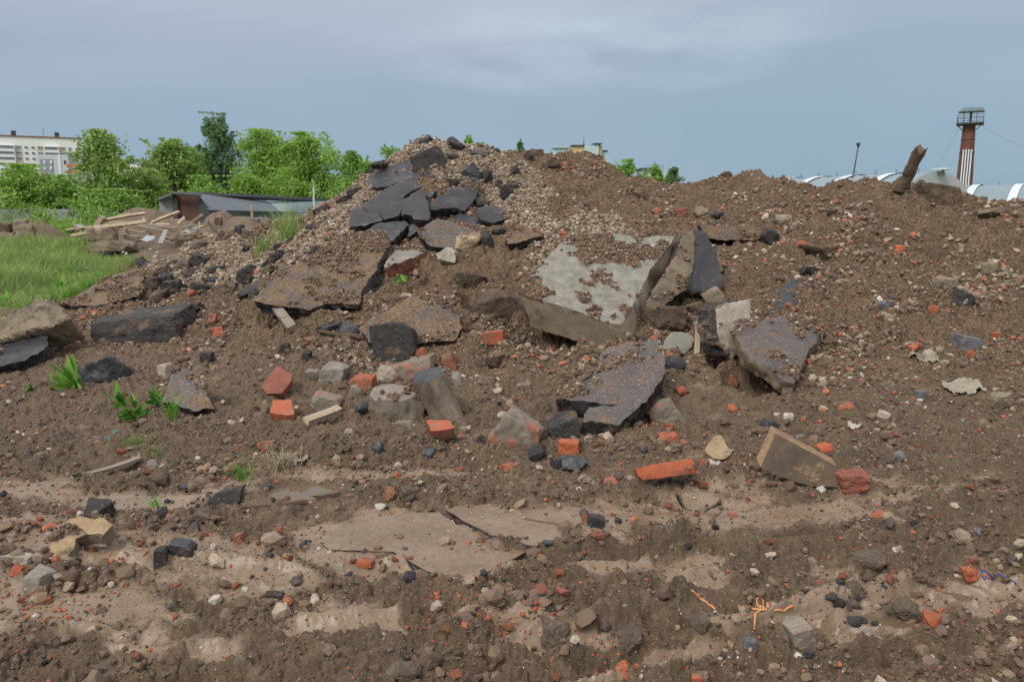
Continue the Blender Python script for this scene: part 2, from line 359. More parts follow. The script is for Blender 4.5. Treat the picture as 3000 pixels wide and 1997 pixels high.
# terrain
m, t, b = newmat('ground_soil')
geo = t.nodes.new('ShaderNodeNewGeometry'); v = geo.outputs['Position']
c = soilcol(t, v)
gv = mix(t, R2(t, noise(t, v, 30, 5, .7), .4, .62), (.13, .09, .06), (.40, .31, .22))
rc = mix(t, R2(t, noise(t, v, 6, 6, .7), .34, .66), (.088, .058, .034), (.19, .135, .085))
c = mix(t, math_(t, 'MULTIPLY', attr(t, 'road'), .62), c, rc)
c = mix(t, attr(t, 'gravel'), c, gv)
wetc = mix(t, R2(t, noise(t, v, 3.0, 5, .6), .35, .7), (.172, .118, .071), (.258, .187, .122))
wetc = mix(t, math_(t, 'MULTIPLY', R2(t, noise(t, v, 70, 3, .7), .55, .68), .5), wetc, (.07, .055, .045))
vo = vor(t, v, 120); s2 = t.nodes.new('ShaderNodeSeparateColor'); t.links.new(vo.outputs['Color'], s2.inputs[0])
pal = ramp(t, s2.outputs[0], [(0, (.04, .038, .038)), (.08, (.40, .12, .06)), (.11, (.45, .4, .33)), (.15, (.09, .06, .045)), (1, (.2, .15, .11))], 'CONSTANT')
pk = math_(t, 'MULTIPLY', math_(t, 'LESS_THAN', vo.outputs['Distance'], .25), math_(t, 'LESS_THAN', s2.outputs[0], .25))
wetc = mix(t, pk, wetc, pal.outputs[0])
c = mix(t, attr(t, 'smooth_mud'), c, wetc)
c = mix(t, attr(t, 'tar'), c, (.022, .021, .022))  # black painted along the cracks for the shade of their gaps, no real tar
gr = mix(t, R2(t, noise(t, v, 1.3, 6, .7), .35, .65), (.07, .12, .03), (.17, .20, .06))
c = mix(t, attr(t, 'turf'), c, gr)
t.links.new(c, b.inputs['Base Color'])
ro = math_(t, 'MULTIPLY', attr(t, 'smooth_mud'), -.52); ro = math_(t, 'ADD', ro, math_(t, 'MULTIPLY_ADD', attr(t, 'road'), -.24, .84))
ro = math_(t, 'ADD', ro, math_(t, 'MULTIPLY', noise(t, v, 9, 4, .7), .24)); ro = math_(t, 'SUBTRACT', ro, .12, clamp=True)
film = math_(t, 'MULTIPLY', R2(t, noise(t, v, 2.6, 4, .6), .46, .6), attr(t, 'smooth_mud'))
ro = math_(t, 'MAXIMUM', math_(t, 'SUBTRACT', ro, math_(t, 'MULTIPLY', film, .08)), .32)
t.links.new(ro, b.inputs['Roughness'])
hh = math_(t, 'ADD', noise(t, v, 60, 5, .75), math_(t, 'MULTIPLY', noise(t, v, 170, 3, .8), .5))
bn = t.nodes.new('ShaderNodeBump'); bn.inputs['Distance'].default_value = .014; t.links.new(hh, bn.inputs['Height']); t.links.new(bn.outputs[0], b.inputs['Normal'])
t.links.new(math_(t, 'SUBTRACT', .95, math_(t, 'MULTIPLY', attr(t, 'smooth_mud'), .78)), bn.inputs['Strength'])

def stone(name, c1, c2, sc=8, rough=.8, bs=.6, speck=None, smear=.0, dist=.006, c3=None, spec=None, base_sc=None):
    """mineral surface; 'dirt' vertex mask or smear noise lays soil over it"""
    m, t, b = newmat(name)
    v = t.nodes.new('ShaderNodeTexCoord').outputs['Object']
    oi = t.nodes.new('ShaderNodeObjectInfo')
    va = t.nodes.new('ShaderNodeVectorMath'); va.operation = 'ADD'; t.links.new(v, va.inputs[0])
    vs = t.nodes.new('ShaderNodeVectorMath'); vs.operation = 'SCALE'; vs.inputs[3].default_value = 7.0; 
    cb = t.nodes.new('ShaderNodeCombineXYZ'); t.links.new(oi.outputs['Random'], cb.inputs[0]); t.links.new(oi.outputs['Random'], cb.inputs[1]); t.links.new(cb.outputs[0], vs.inputs[0]); t.links.new(vs.outputs[0], va.inputs[1])
    v = va.outputs[0]
    c = mix(t, R2(t, noise(t, v, sc, 6, .65), .34, .68), c1, c2)
    if c3: c = mix(t, R2(t, noise(t, v, sc * .45, 5, .7), .52, .66), c, c3)
    c = mix(t, math_(t, 'MULTIPLY', R2(t, noise(t, v, sc * 9, 3, .7), .42, .62), .28), c, tuple(x * .35 for x in c1))
    if speck:
        s_sc, thr, pal = speck
        vo = vor(t, v, s_sc); s2 = t.nodes.new('ShaderNodeSeparateColor'); t.links.new(vo.outputs['Color'], s2.inputs[0])
        pr = ramp(t, s2.outputs[0], pal, 'CONSTANT')
        pk = math_(t, 'MULTIPLY', math_(t, 'LESS_THAN', vo.outputs['Distance'], math_(t, 'MULTIPLY_ADD', s2.outputs[1], .25, .22)), math_(t, 'LESS_THAN', s2.outputs[0], thr))
        c = mix(t, pk, c, pr.outputs[0])
    dm = attr(t, 'dirt')
    dm = R2(t, math_(t, 'ADD', dm, math_(t, 'MULTIPLY_ADD', noise(t, v, 38, 4, .75), 1.5, -.75)), .36, .62)
    dm = math_(t, 'MULTIPLY', dm, math_(t, 'GREATER_THAN', attr(t, 'dirt'), .02))
    if smear:
        dm = math_(t, 'MAXIMUM', dm, R2(t, noise(t, v, 4.2, 6, .72), .66 - smear * .34, .76 - smear * .34))
    c = mix(t, dm, c, soilcol(t, v))
    t.links.new(c, b.inputs['Base Color'])
    t.links.new(math_(t, 'MAXIMUM', math_(t, 'MULTIPLY_ADD', noise(t, v, 14, 4, .6), .3, rough - .15), math_(t, 'MULTIPLY', dm, .85)), b.inputs['Roughness'])
    hh = math_(t, 'ADD', noise(t, v, 22, 6, .72), math_(t, 'MULTIPLY', noise(t, v, 130, 3, .75), .45))
    bumpn(t, b, hh, bs, dist)
    if spec is not None: b.inputs['Specular IOR Level'].default_value = spec
    return m
pinkpal = [(0, (.22, .125, .105)), (.2, (.28, .18, .155)), (.36, (.18, .15, .14)), (.5, (.055, .055, .06)), (1, (.1, .1, .1))]
ASPH = stone('asphalt_wet', (.022, .022, .025), (.044, .044, .050), 5, .42, .6, smear=.16, c3=(.066, .066, .073))
ASPHP = stone('asphalt_pink_chips', (.072, .062, .058), (.118, .102, .094), 7, .5, .8, speck=(62, .5, pinkpal), smear=.45)
ASPHS = stone('asphalt_broken', (.022, .020, .020), (.06, .052, .046), 16, .7, 1.0, speck=(75, .12, [(0, (.16, .13, .1)), (.06, (.10, .085, .08)), (1, (.1, .1, .1))]), smear=.3, dist=.014)
ASPHM = stone('asphalt_muddy', (.06, .05, .045), (.11, .09, .075), 7, .6, .7, speck=(62, .4, pinkpal), smear=.75)
CONC = stone('concrete_green_grey', (.17, .158, .125), (.32, .308, .25), 9, .85, .8, speck=(80, .12, [(0, (.12, .11, .1)), (.07, (.4, .38, .33)), (1, (.3, .3, .3))]), smear=.18)
CONCT = stone('concrete_tan', (.33, .26, .17), (.50, .41, .29), 4, .8, .5, c3=(.085, .062, .042), smear=.12)
CONCK = stone('concrete_brown', (.15, .115, .075), (.25, .20, .135), 4, .8, .6, c3=(.07, .055, .042), smear=.4)
CONCG = stone('concrete_grey', (.19, .18, .155), (.28, .265, .225), 7, .85, .7, smear=.12)
BRICK = stone('brick_orange', (.31, .080, .034), (.44, .128, .058), 12, .85, 1.0, c3=(.19, .075, .045), smear=.5)
BRICKC = stone('brick_clean', (.36, .085, .034), (.50, .14, .060), 12, .85, 1.0, c3=(.24, .08, .045), smear=.12)
BRICKR = stone('brick_red', (.19, .058, .036), (.29, .095, .058), 10, .75, .7, smear=.42)
BRICKM = stone('brick_mortared', (.43, .12, .06), (.36, .1, .05), 10, .8, .8, c3=(.23, .205, .165), smear=.3)
BRICKM2 = stone('mortar_over_brick', (.17, .14, .105), (.27, .23, .175), 10, .85, 1.0, c3=(.44, .115, .045), smear=.2)
RMUD = stone('road_mud', (.09, .063, .041), (.20, .148, .10), 9, .75, 1.0, smear=.0, dist=.02)
PLATE = stone('mud_plate', (.172, .118, .071), (.258, .187, .122), 3, .36, .3, speck=(95, .12, [(0, (.04, .035, .032)), (.08, (.38, .12, .06)), (.1, (.4, .34, .26)), (1, (.1, .08, .06))]), smear=.12)
MORT = stone('mortar_grey', (.19, .165, .135), (.29, .26, .215), 9, .9, .9, smear=.2)
LIME = stone('limestone', (.30, .25, .19), (.46, .41, .33), 7, .85, .8, c3=(.22, .165, .11), smear=.25)
YELL = stone('sandstone_yellow', (.30, .20, .10), (.40, .30, .19), 6, .8, .8, c3=(.42, .36, .28), smear=.45)
TANR = stone('rock_tan', (.20, .155, .105), (.31, .25, .175), 5, .85, 1.0, c3=(.12, .088, .06), smear=.2, dist=.012)
MUDR = stone('mud_rock', (.06, .038, .025), (.13, .088, .058), 8, .85, 1.0, smear=.6, dist=.02)
BRICKD = stone('brick_dirty', (.36, .085, .035), (.50, .15, .07), 12, .85, 1.0, c3=(.22, .08, .05), smear=.62)
SLATE = stone('slate_grey', (.10, .10, .105), (.16, .158, .165), 6, .4, .4, smear=.2)
PEBL = stone('pebble_light', (.40, .36, .29), (.52, .48, .41), 6, .6, .3)
def wood(name, c1, c2, rough=.75):
    m, t, b = newmat(name)
    v = t.nodes.new('ShaderNodeTexCoord').outputs['Object']
    mp = t.nodes.new('ShaderNodeMapping'); mp.inputs['Scale'].default_value = (1.2, 22, 22); t.links.new(v, mp.inputs[0])
    f = noise(t, mp.outputs[0], 3, 5, .65)
    c = mix(t, R2(t, f, .35, .66), c1, c2); c = mix(t, R2(t, noise(t, v, 7, 5, .7), .55, .72), c, SOIL_B)
    t.links.new(c, b.inputs['Base Color']); b.inputs['Roughness'].default_value = rough; bumpn(t, b, f, .8, .005); return m
WOODL = wood('wood_pale', (.30, .225, .15), (.46, .37, .26))
WOODG = wood('wood_grey', (.17, .135, .105), (.29, .24, .19))
WOODD = wood('wood_brown', (.075, .05, .034), (.17, .115, .072))
BOARD = stone('board_muddy', (.07, .048, .031), (.135, .095, .06), 3, .85, .5, smear=.45)
WOODO = wood('wood_fresh_edge', (.16, .10, .055), (.29, .19, .105))
def plain(name, c, rough=.6, metal=0, var=.25, sc=3):
    m, t, b = newmat(name)
    v = t.nodes.new('ShaderNodeTexCoord').outputs['Object']
    cc = mix(t, R2(t, noise(t, v, sc, 6, .65), .3, .7), tuple(x * (1 - var) for x in c), tuple(min(1, x * (1 + var * .5)) for x in c))
    t.links.new(cc, b.inputs['Base Color']); b.inputs['Roughness'].default_value = rough; b.inputs['Metallic'].default_value = metal
    return m
def leafm(name, cs, trans=.25):
    m, t, b = newmat(name)
    g = t.nodes.new('ShaderNodeNewGeometry')
    r = ramp(t, g.outputs['Random Per Island'], [(i / (len(cs) - 1), x) for i, x in enumerate(cs)])
    t.links.new(r.outputs[0], b.inputs['Base Color']); b.inputs['Roughness'].default_value = .55; b.inputs['Specular IOR Level'].default_value = .3
    tr = t.nodes.new('ShaderNodeBsdfTranslucent'); t.links.new(r.outputs[0], tr.inputs[0]); ms = t.nodes.new('ShaderNodeMixShader'); ms.inputs[0].default_value = trans
    o = [x for x in t.nodes if x.type == 'OUTPUT_MATERIAL'][0]
    t.links.new(b.outputs[0], ms.inputs[1]); t.links.new(tr.outputs[0], ms.inputs[2]); t.links.new(ms.outputs[0], o.inputs[0]); return m
L_BR = leafm('leaf_bright', [(.19, .33, .05), (.29, .47, .09), (.42, .60, .15)], .4)
L_OL = leafm('leaf_olive', [(.17, .27, .05), (.27, .40, .09), (.37, .48, .14)])
L_DK = leafm('leaf_dark', [(.08, .16, .06), (.15, .26, .10), (.24, .35, .16)])
L_MD = leafm('leaf_mid', [(.14, .27, .05), (.24, .41, .08), (.34, .52, .12)])
GRS = leafm('grass_blade', [(.15, .27, .05), (.26, .42, .09), (.38, .50, .15), (.50, .48, .25)], .3)
def patchy(m, c, sc=.9):
    t = m.node_tree; b = [x for x in t.nodes if x.type == 'BSDF_PRINCIPLED'][0]; src = b.inputs['Base Color'].links[0].from_socket
    g = t.nodes.new('ShaderNodeNewGeometry'); o_ = mix(t, R2(t, noise(t, g.outputs['Position'], sc, 5, .7), .5, .68), src, c)
    o2 = mix(t, math_(t, 'MULTIPLY', R2(t, noise(t, g.outputs['Position'], sc * .37, 4, .6), .42, .6), .6), o_, (.07, .15, .03))
    for n_ in list(t.links):
        if n_.from_socket == src and n_.to_node.type in ('BSDF_PRINCIPLED', 'BSDF_TRANSLUCENT'): t.links.new(o2, n_.to_socket)
WEED2 = leafm('weed_leaf_dark', [(.05, .15, .02), (.09, .24, .04)], .3)
WEED3 = leafm('weed_leaf_pale', [(.20, .40, .06), (.26, .46, .09)], .3)
patchy(GRS, (.33, .30, .12))
WEED = leafm('weed_leaf', [(.10, .25, .025), (.16, .36, .05)], .3)
STRAW = leafm('straw', [(.30, .24, .15), (.45, .38, .26)], .1)
BARK = stone('bark', (.07, .055, .045), (.14, .115, .095), 6, .9, 1.0)
BIRCH = stone('bark_birch', (.35, .34, .31), (.55, .53, .5), 3, .8, .5, c3=(.12, .11, .1))
def islandmat(name, stops, rough=.8, bump=.5):
    m, t, b = newmat(name)
    g = t.nodes.new('ShaderNodeNewGeometry')
    r = ramp(t, g.outputs['Random Per Island'], stops, 'CONSTANT')
    f = noise(t, g.outputs['Position'], 60, 3, .6)
    c = mix(t, math_(t, 'MULTIPLY', R2(t, f, .42, .62), .45), r.outputs[0], SOIL_B)
    t.links.new(c, b.inputs['Base Color']); b.inputs['Roughness'].default_value = rough
    bumpn(t, b, noise(t, g.outputs['Position'], 140, 3, .7), bump, .004); return m
GRAV = islandmat('gravel_tan', [(0, (.30, .235, .165)), (.2, (.42, .34, .25)), (.45, (.22, .165, .115)), (.62, (.50, .43, .33)), (.76, (.145, .105, .072)), (.9, (.36, .24, .14)), (.95, (.07, .06, .055))])
MIXG = islandmat('rubble_bits', [(0, (.18, .125, .08)), (.26, (.28, .215, .145)), (.42, (.42, .35, .26)), (.50, (.12, .082, .052)), (.72, (.26, .20, .15)), (.84, (.055, .05, .05)), (.91, (.42, .12, .06)), (.945, (.55, .5, .43)), (.97, (.33, .10, .07))])
CLOD = islandmat('clod_soil', [(0, (.10, .066, .044)), (.3, (.145, .10, .068)), (.6, (.18, .128, .09)), (.85, (.085, .055, .037))], .82, .9)
BCR = islandmat('brick_crumb', [(0, (.40, .10, .045)), (.4, (.28, .075, .04)), (.7, (.46, .14, .07)), (.85, (.16, .08, .055))], .85, .8)
GRIT = islandmat('grit_mud', [(0, (.05, .044, .04)), (.35, (.12, .085, .06)), (.55, (.42, .12, .055)), (.68, (.36, .30, .23)), (.80, (.17, .12, .085)), (.93, (.5, .46, .4))])

def build_ground():
    global gravm, turf
    # ------------------------------------------------------------------ terrain mesh
    NX = nr * nc
    idx = np.arange(NX).reshape(nr, nc)
    F = np.stack([idx[:-1, :-1], idx[:-1, 1:], idx[1:, 1:], idx[1:, :-1]], -1).reshape(-1, 4)
    gravm = np.zeros_like(ZZ)
    for cx, cy, rx, ry, a in [(1250, 450, 260, 55, 8), (1000, 640, 260, 60, -38), (800, 760, 260, 70, -20), (600, 760, 220, 80, 0), (1480, 560, 160, 100, 30), (1400, 520, 180, 90, 20), (1700, 690, 200, 60, 0), (1650, 800, 120, 60, 10)]:
        gravm = np.maximum(gravm, np.clip(1.2 - ell(cx, cy, rx, ry, a), 0, 1))
    gravm = sst(.15, .6, gravm + n_mid * .25) * (YY > 6) * (YY < 16)
    turf = np.maximum(sst(0, 1, (900 - PX * 1.0 - 180 * n_mid) / 60) * 0, 0)
    gx = XX / np.maximum(YY, 1)
    edge = np.interp(YY, [0, 10.2, 11.5, 13, 16, 22, 30, 60], [-.9, -.62, -.545, -.47, -.44, -.47, -.53, -.5])
    turf = sst(-.03, .03, edge - gx + .03 * n_mid) * sst(9.5, 11, YY)
    turf = np.maximum(turf, sst(37, 45, YY)); turf *= (MZ < .15)
    link('ground', mesh_np('ground', np.stack([XX, YY, ZZ], -1).reshape(-1, 3), F, MATS['ground_soil'], True,
         {'smooth_mud': smooth * (1 - crackm), 'gravel': gravm * .8, 'tar': crackm * (YY < 9), 'turf': turf, 'road': 1 - pile}), kind='structure')  # the tar channel carries the painted darkness of the cracks
    # water
    m, t, b = newmat('muddy_water'); b.inputs['Base Color'].default_value = (.135, .10, .06, 1); b.inputs['Roughness'].default_value = .06; b.inputs['IOR'].default_value = 1.33
    for (cx, cy, rx, ry, a), lv in zip(puddles, hzl):
        p = hit(cx, cy); k = 26; V = []
        c_, s_ = math.cos(R(a)), math.sin(R(a))
        for i in range(k):
            th = 2 * math.pi * i / k; q = 1.0 + .1 * rnd.random()
            dx, dy = math.cos(th) * rx * q, math.sin(th) * ry * q
            r = ray(cx + dx * c_ - dy * s_, cy + dx * s_ + dy * c_); tt = (lv - CAMH) / r[2]
            V.append((r[0] * tt, r[1] * tt, lv))
        V = np.array(V); ctr = V.mean(0); V2 = np.r_[V - ctr, [[0, 0, 0]]]
        link('puddle', mesh_np('puddle', V2, [(i, (i + 1) % k, k) for i in range(k)], m), kind='structure', loc=ctr)


# ------------------------------------------------------------------ stone shapes
def ico(sub):
    bm = bmesh.new(); bmesh.ops.create_icosphere(bm, subdivisions=sub, radius=1)
    V = np.array([v.co[:] for v in bm.verts]); F = np.array([[v.index for v in f.verts] for f in bm.faces]); bm.free(); return V, F
ICO = {k: ico(k) for k in (1, 2, 3, 4, 5)}
def chunk_me(name, dims, seed, mat, sub=4, cuts=7, boxy=False, rough=.05, round_=0.0):
    D, F = ICO[sub]; r = np.random.default_rng(seed)
    d = np.array(dims, float) / 2
    pl = []
    if boxy:
        for ax in range(3):
            for s in (-1, 1):
                nn = np.zeros(3); nn[ax] = s; nn += r.normal(0, .035, 3); nn /= np.linalg.norm(nn); pl.append((nn, d[ax]))
        for i in range(cuts):
            nn = r.normal(0, 1, 3); nn /= np.linalg.norm(nn); sup = (np.abs(nn) * d).sum(); pl.append((nn, sup * r.uniform(.62, .85)))
    else:
        for i in range(cuts + 6):
            nn = r.normal(0, 1, 3); nn /= np.linalg.norm(nn); sup = math.sqrt(((nn * d) ** 2).sum()); pl.append((nn, sup * r.uniform(.68, 1.0)))
        for ax in range(3):
            for s in (-1, 1):
                nn = np.zeros(3); nn[ax] = s; nn += r.normal(0, .15, 3); nn /= np.linalg.norm(nn); pl.append((nn, d[ax] * r.uniform(.85, 1)))
    dirs = D * d; dirs = dirs / np.linalg.norm(dirs, axis=1)[:, None]
    inv = np.zeros(len(dirs)); pw = 14 if round_ > 0 else 40
    for nn, h in pl:
        q = np.maximum(dirs @ nn, 0) / h; inv += q ** pw
    rad = inv ** (-1 / pw)
    V = dirs * rad[:, None]
    sc = d.mean()
    k = V / sc
    nz = fbm(k[:, 0] * 2.2 + seed, k[:, 1] * 2.2, 4, seed, .6, k[:, 2] * 2.2)
    nz2 = fbm(k[:, 0] * 7 + seed, k[:, 1] * 7, 4, seed + 5, .62, k[:, 2] * 7)
    V = V * (1 + nz[:, None] * rough * 2.2 + nz2[:, None] * (.012 + rough * .45))
    me = mesh_np(name, V, F, mat, sub >= 3)
    if sub >= 3: me.set_sharp_from_angle(angle=R(32))
    return me
cnt = [100]; TOP = []
def carve(Wp, A0, n, under):
    """soil never pokes through a slab: it is cut down to below the slab's top inside the slab's footprint"""
    x0, y0 = Wp[:, 0].min(), Wp[:, 1].min(); x1, y1 = Wp[:, 0].max(), Wp[:, 1].max()
    jr = np.where((yr > y0) & (yr < y1))[0]
    if not len(jr): return
    j0, j1 = jr[0], jr[-1] + 1; X = XX[j0:j1]; Y = YY[j0:j1]
    cm = (X > x0) & (X < x1); ins = np.zeros(X.shape, bool)
    for a, b in zip(Wp, np.roll(Wp, -1, 0)):
        if abs(b[1] - a[1]) < 1e-9: continue
        ins ^= ((a[1] > Y) != (b[1] > Y)) & (X < (b[0] - a[0]) * (Y - a[1]) / (b[1] - a[1]) + a[0])
    ins &= cm
    zp = A0[2] - (n[0] * (X - A0[0]) + n[1] * (Y - A0[1])) / n[2] - under
    ZZ[j0:j1] = np.where(ins, np.minimum(ZZ[j0:j1], zp), ZZ[j0:j1])
def chunk(name, label, cat, px, py, w, h, mat, rot=0, depth=None, group=None, boxy=False, cuts=7, rough=.05, round_=0, sub=4, rz=None, rx=0, sink=.22, ymin=0, kind=None):
    cnt[0] += 1; sd = cnt[0]
    g = hit(px, min(py + h * .32, 1990), ymin); k = g.y / FPX * 1.02
    wm, hm = w * k * .97, h * k * 1.22; dm = depth if depth else (wm + hm) * .5
    if w > 60 and sub == 4: sub = 5
    me = chunk_me(name, (wm, dm, hm), sd, mat, sub, cuts, boxy, rough, round_)
    o = link(name, me, label, cat, group, kind)
    # the centre stays on the ray through (px, py), set just in front of the ground it lies on
    o.location = Vector((P(px, py, g.y - dm * .12).x, g.y + dm * .1, P(px, py, g.y + dm * .1).z - hm * .14))
    o.rotation_euler = (R(rx), R(-rot), R(rz if rz is not None else (sd * 37) % 24 - 12))
    return o

def slab(name, label, cat, poly, normal, thick, mats, anchor=None, lift=.03, extr=None, dirt=0.0, group=None, seg=.022, jag=.011, rough=.007, side_rough=.26, edge=.010, ymin=0, parent=None, Yd=None, dirtdir=None, side=None):
    cnt[0] += 1; sd = cnt[0]
    poly = np.array(poly, float)
    ax, ay = anchor if anchor else poly.mean(0)
    if Yd: A0 = np.array(P(ax, ay, Yd))
    else:
        # the front edge stands on the soil seen 'side' pixels below it
        nz_ = normal[2] / np.linalg.norm(normal); fx, fy = poly[np.argmax(poly[:, 1])]
        h0 = hit(fx, fy, ymin)
        if side is None: side = .7 * thick * FPX / h0.y if nz_ > .6 else 6
        h1 = hit(fx, min(fy + side, 1990), ymin); A0 = np.array(P(fx, fy, h1.y - .01))
    n = np.array(normal, float); n /= np.linalg.norm(n)
    Wp = []
    for x, y in poly:
        r = ray(x, y); tt = ((A0 - np.array([0, 0, CAMH])) @ n) / (r @ n); Wp.append(np.array([0, 0, CAMH]) + r * tt)
    Wp = np.array(Wp); O = Wp.mean(0)
    if n[2] > .35: carve(Wp, A0, n, (abs(extr[2]) if extr is not None else thick) * .45)
    ex = np.cross(n, [0, 1, 0]) if abs(n[1]) < .9 else np.cross(n, [0, 0, 1]); ex /= np.linalg.norm(ex); ey = np.cross(n, ex)
    q = np.c_[(Wp - O) @ ex, (Wp - O) @ ey]
    if np.sum(q[:, 0] * np.roll(q[:, 1], -1) - np.roll(q[:, 0], -1) * q[:, 1]) < 0: q = q[::-1]
    per = np.hypot(*(np.roll(q, -1, 0) - q).T).sum(); seg = max(seg, per / 260)
    ol = []
    for a, c in zip(q, np.roll(q, -1, 0)):
        L = np.hypot(*(c - a)); k = max(1, int(L / seg)); nv = np.array([(c - a)[1], -(c - a)[0]]) / max(L, 1e-6)
        for i in range(k):
            p = a + (c - a) * i / k
            ol.append(p + nv * 0)
    ol = np.array(ol)
    jx = fbm(ol[:, 0] * 14 + sd, ol[:, 1] * 14, 4, sd, .6); jy = fbm(ol[:, 0] * 14 + sd + 50, ol[:, 1] * 14, 4, sd + 9, .6)
    ol = ol + np.c_[jx, jy] * jag * 2.2
    m_ = len(ol)
    # interior points
    x0, y0 = ol.min(0); x1, y1 = ol.max(0); st = max(seg * 1.1, math.sqrt((x1 - x0) * (y1 - y0) / 4500))
    gx, gy = np.meshgrid(np.arange(x0, x1, st), np.arange(y0, y1, st)); gp = np.c_[gx.ravel(), gy.ravel()] + rng.uniform(-.3, .3, (gx.size, 2)) * st
    a = ol; c = np.roll(ol, -1, 0)
    ins = np.zeros(len(gp), bool); dm = np.full(len(gp), 1e9)
    for i in range(m_):
        (ax_, ay_), (bx_, by_) = a[i], c[i]
        cond = ((ay_ > gp[:, 1]) != (by_ > gp[:, 1]))
        if by_ != ay_: ins ^= cond & (gp[:, 0] < (bx_ - ax_) * (gp[:, 1] - ay_) / (by_ - ay_) + ax_)
        dx, dy = bx_ - ax_, by_ - ay_; tt = np.clip(((gp[:, 0] - ax_) * dx + (gp[:, 1] - ay_) * dy) / (dx * dx + dy * dy + 1e-12), 0, 1)
        dm = np.minimum(dm, np.hypot(gp[:, 0] - ax_ - tt * dx, gp[:, 1] - ay_ - tt * dy))
    keep = ins & (dm > st * .55); gp = gp[keep]; dm = dm[keep]
    al = np.r_[ol, gp]; bd = np.r_[np.zeros(m_), dm]
    res = delaunay_2d_cdt([Vector(p) for p in al], [], [list(range(m_))], 1, 1e-7)
    v2 = np.array([p[:] for p in res[0]]); fc = [f for f in res[2]]
    orig = res[3]
    # map outline verts
    om = {}
    bdv = np.zeros(len(v2))
    for i, og in enumerate(orig):
        if og: bdv[i] = bd[og[0]]
        for w in og:
            if w < m_: om[w] = i
    ring = [om[i] for i in range(m_) if i in om]
    ring = [ring[i] for i in range(len(ring)) if ring[i] != ring[i - 1]]
    zt = fbm(v2[:, 0] * 7 + sd, v2[:, 1] * 7, 5, sd + 3, .62) * rough * 2.5 - edge * np.exp(-bdv / .012) * (0.6 + .6 * vn(v2[:, 0] * 30, v2[:, 1] * 30, s=sd))
    dmask = np.zeros(len(v2))
    if dirt > 0:
        f = fbm(v2[:, 0] * 2.6 + sd * 3, v2[:, 1] * 2.6, 5, sd + 5, .6)
        if dirtdir is not None: 
            pr = (v2 - v2.mean(0)) / (np.abs(v2 - v2.mean(0)).max(0) + 1e-6)
            W3 = pr[:, :1] * ex + pr[:, 1:] * ey
            f = f + .45 * (W3 @ np.array(dirtdir, float))
        th = np.quantile(f, 1 - dirt)
        dmask = sst(th - .03, th + .05, f)
        zt = zt + dmask * (.010 + .012 * np.abs(fbm(v2[:, 0] * 22, v2[:, 1] * 22, 4, sd + 7, .6)) * 2) * (1 - .6 * np.exp(-bdv / .03))
    e = np.array(extr, float) if extr is not None else -n * thick
    T3 = v2[:, :1] * ex + v2[:, 1:] * ey + zt[:, None] * n
    TOP.append((T3[dmask > .5] + O, n))
    verts = [T3]; mi = []; faces = [tuple(f) for f in fc]; nt_ = len(v2)
    mi += [0] * len(faces)
    KR = max(3, min(9, int(np.linalg.norm(e) / .025)))
    base = nt_; prev = list(ring); rp = T3[ring]; cen = rp.mean(0)
    amp = side_rough * min(np.linalg.norm(e), .12)
    k3 = rp * 16
    for k in range(1, KR + 1):
        f = k / KR
        off = fbm(k3[:, 0] + sd, k3[:, 1] + k3[:, 2], 3, sd + 31, .6, k3[:, 2] * .0 + f * np.linalg.norm(e) * 16)
        outw = rp - cen; outw -= np.outer(outw @ n, n); outw /= (np.linalg.norm(outw, axis=1)[:, None] + 1e-6)
        ringv = rp + e * f + outw * (off * amp * 1.8 * min(1, f * 3) - amp * .7 * f)[:, None]
        verts.append(ringv)
        cur = list(range(base, base + len(ring))); base += len(ring)
        for i in range(len(ring)):
            j = (i + 1) % len(ring); faces.append((prev[i], prev[j], cur[j], cur[i])); mi.append(1)
        prev = cur
    verts.append((ringv.mean(0))[None]); 
    for i in range(len(ring)): faces.append((prev[i], prev[(i + 1) % len(ring)], base)); mi.append(1)
    V = np.concatenate(verts)
    me = bpy.data.meshes.new(name); me.from_pydata(V.tolist(), [], faces)
    bm = bmesh.new(); bm.from_mesh(me); bmesh.ops.recalc_face_normals(bm, faces=bm.faces); bm.to_mesh(me); bm.free()
    for mm in (mats if isinstance(mats, (list, tuple)) else [mats, mats]): me.materials.append(mm)
    if len(me.polygons) == len(mi): me.polygons.foreach_set('material_index', mi)
    me.polygons.foreach_set('use_smooth', [True] * len(me.polygons))
    at = me.attributes.new('dirt', 'FLOAT', 'POINT'); dd = np.zeros(len(V), np.float32); dd[:nt_] = dmask; at.data.foreach_set('value', dd)
    me.update(); me.set_sharp_from_angle(angle=R(38))
    return link(name, me, label, cat, group, loc=O, parent=parent)
# ------------------------------------------------------------------ generic builders
def tube_np(path, rad, k=6):
    path = [Vector(p) for p in path]; V = []; F = []
    for i, p in enumerate(path):
        d = (path[min(i + 1, len(path) - 1)] - path[max(i - 1, 0)]).normalized()
        u = d.cross(Vector((0, 0, 1))); u = u.normalized() if u.length > .05 else Vector((1, 0, 0)); w = d.cross(u)
        r = rad[i] if isinstance(rad, (list, tuple)) else rad
        for j in range(k):
            a = 2 * math.pi * j / k; V.append(p + (u * math.cos(a) + w * math.sin(a)) * r)
    for i in range(len(path) - 1):
        for j in range(k): F.append((i * k + j, i * k + (j + 1) % k, (i + 1) * k + (j + 1) % k, (i + 1) * k + j))
    n_ = len(V); V += [path[0], path[-1]]
    for j in range(k): F.append((n_, (j + 1) % k, j)); F.append((n_ + 1, (len(path) - 1) * k + j, (len(path) - 1) * k + (j + 1) % k))
    return V, F
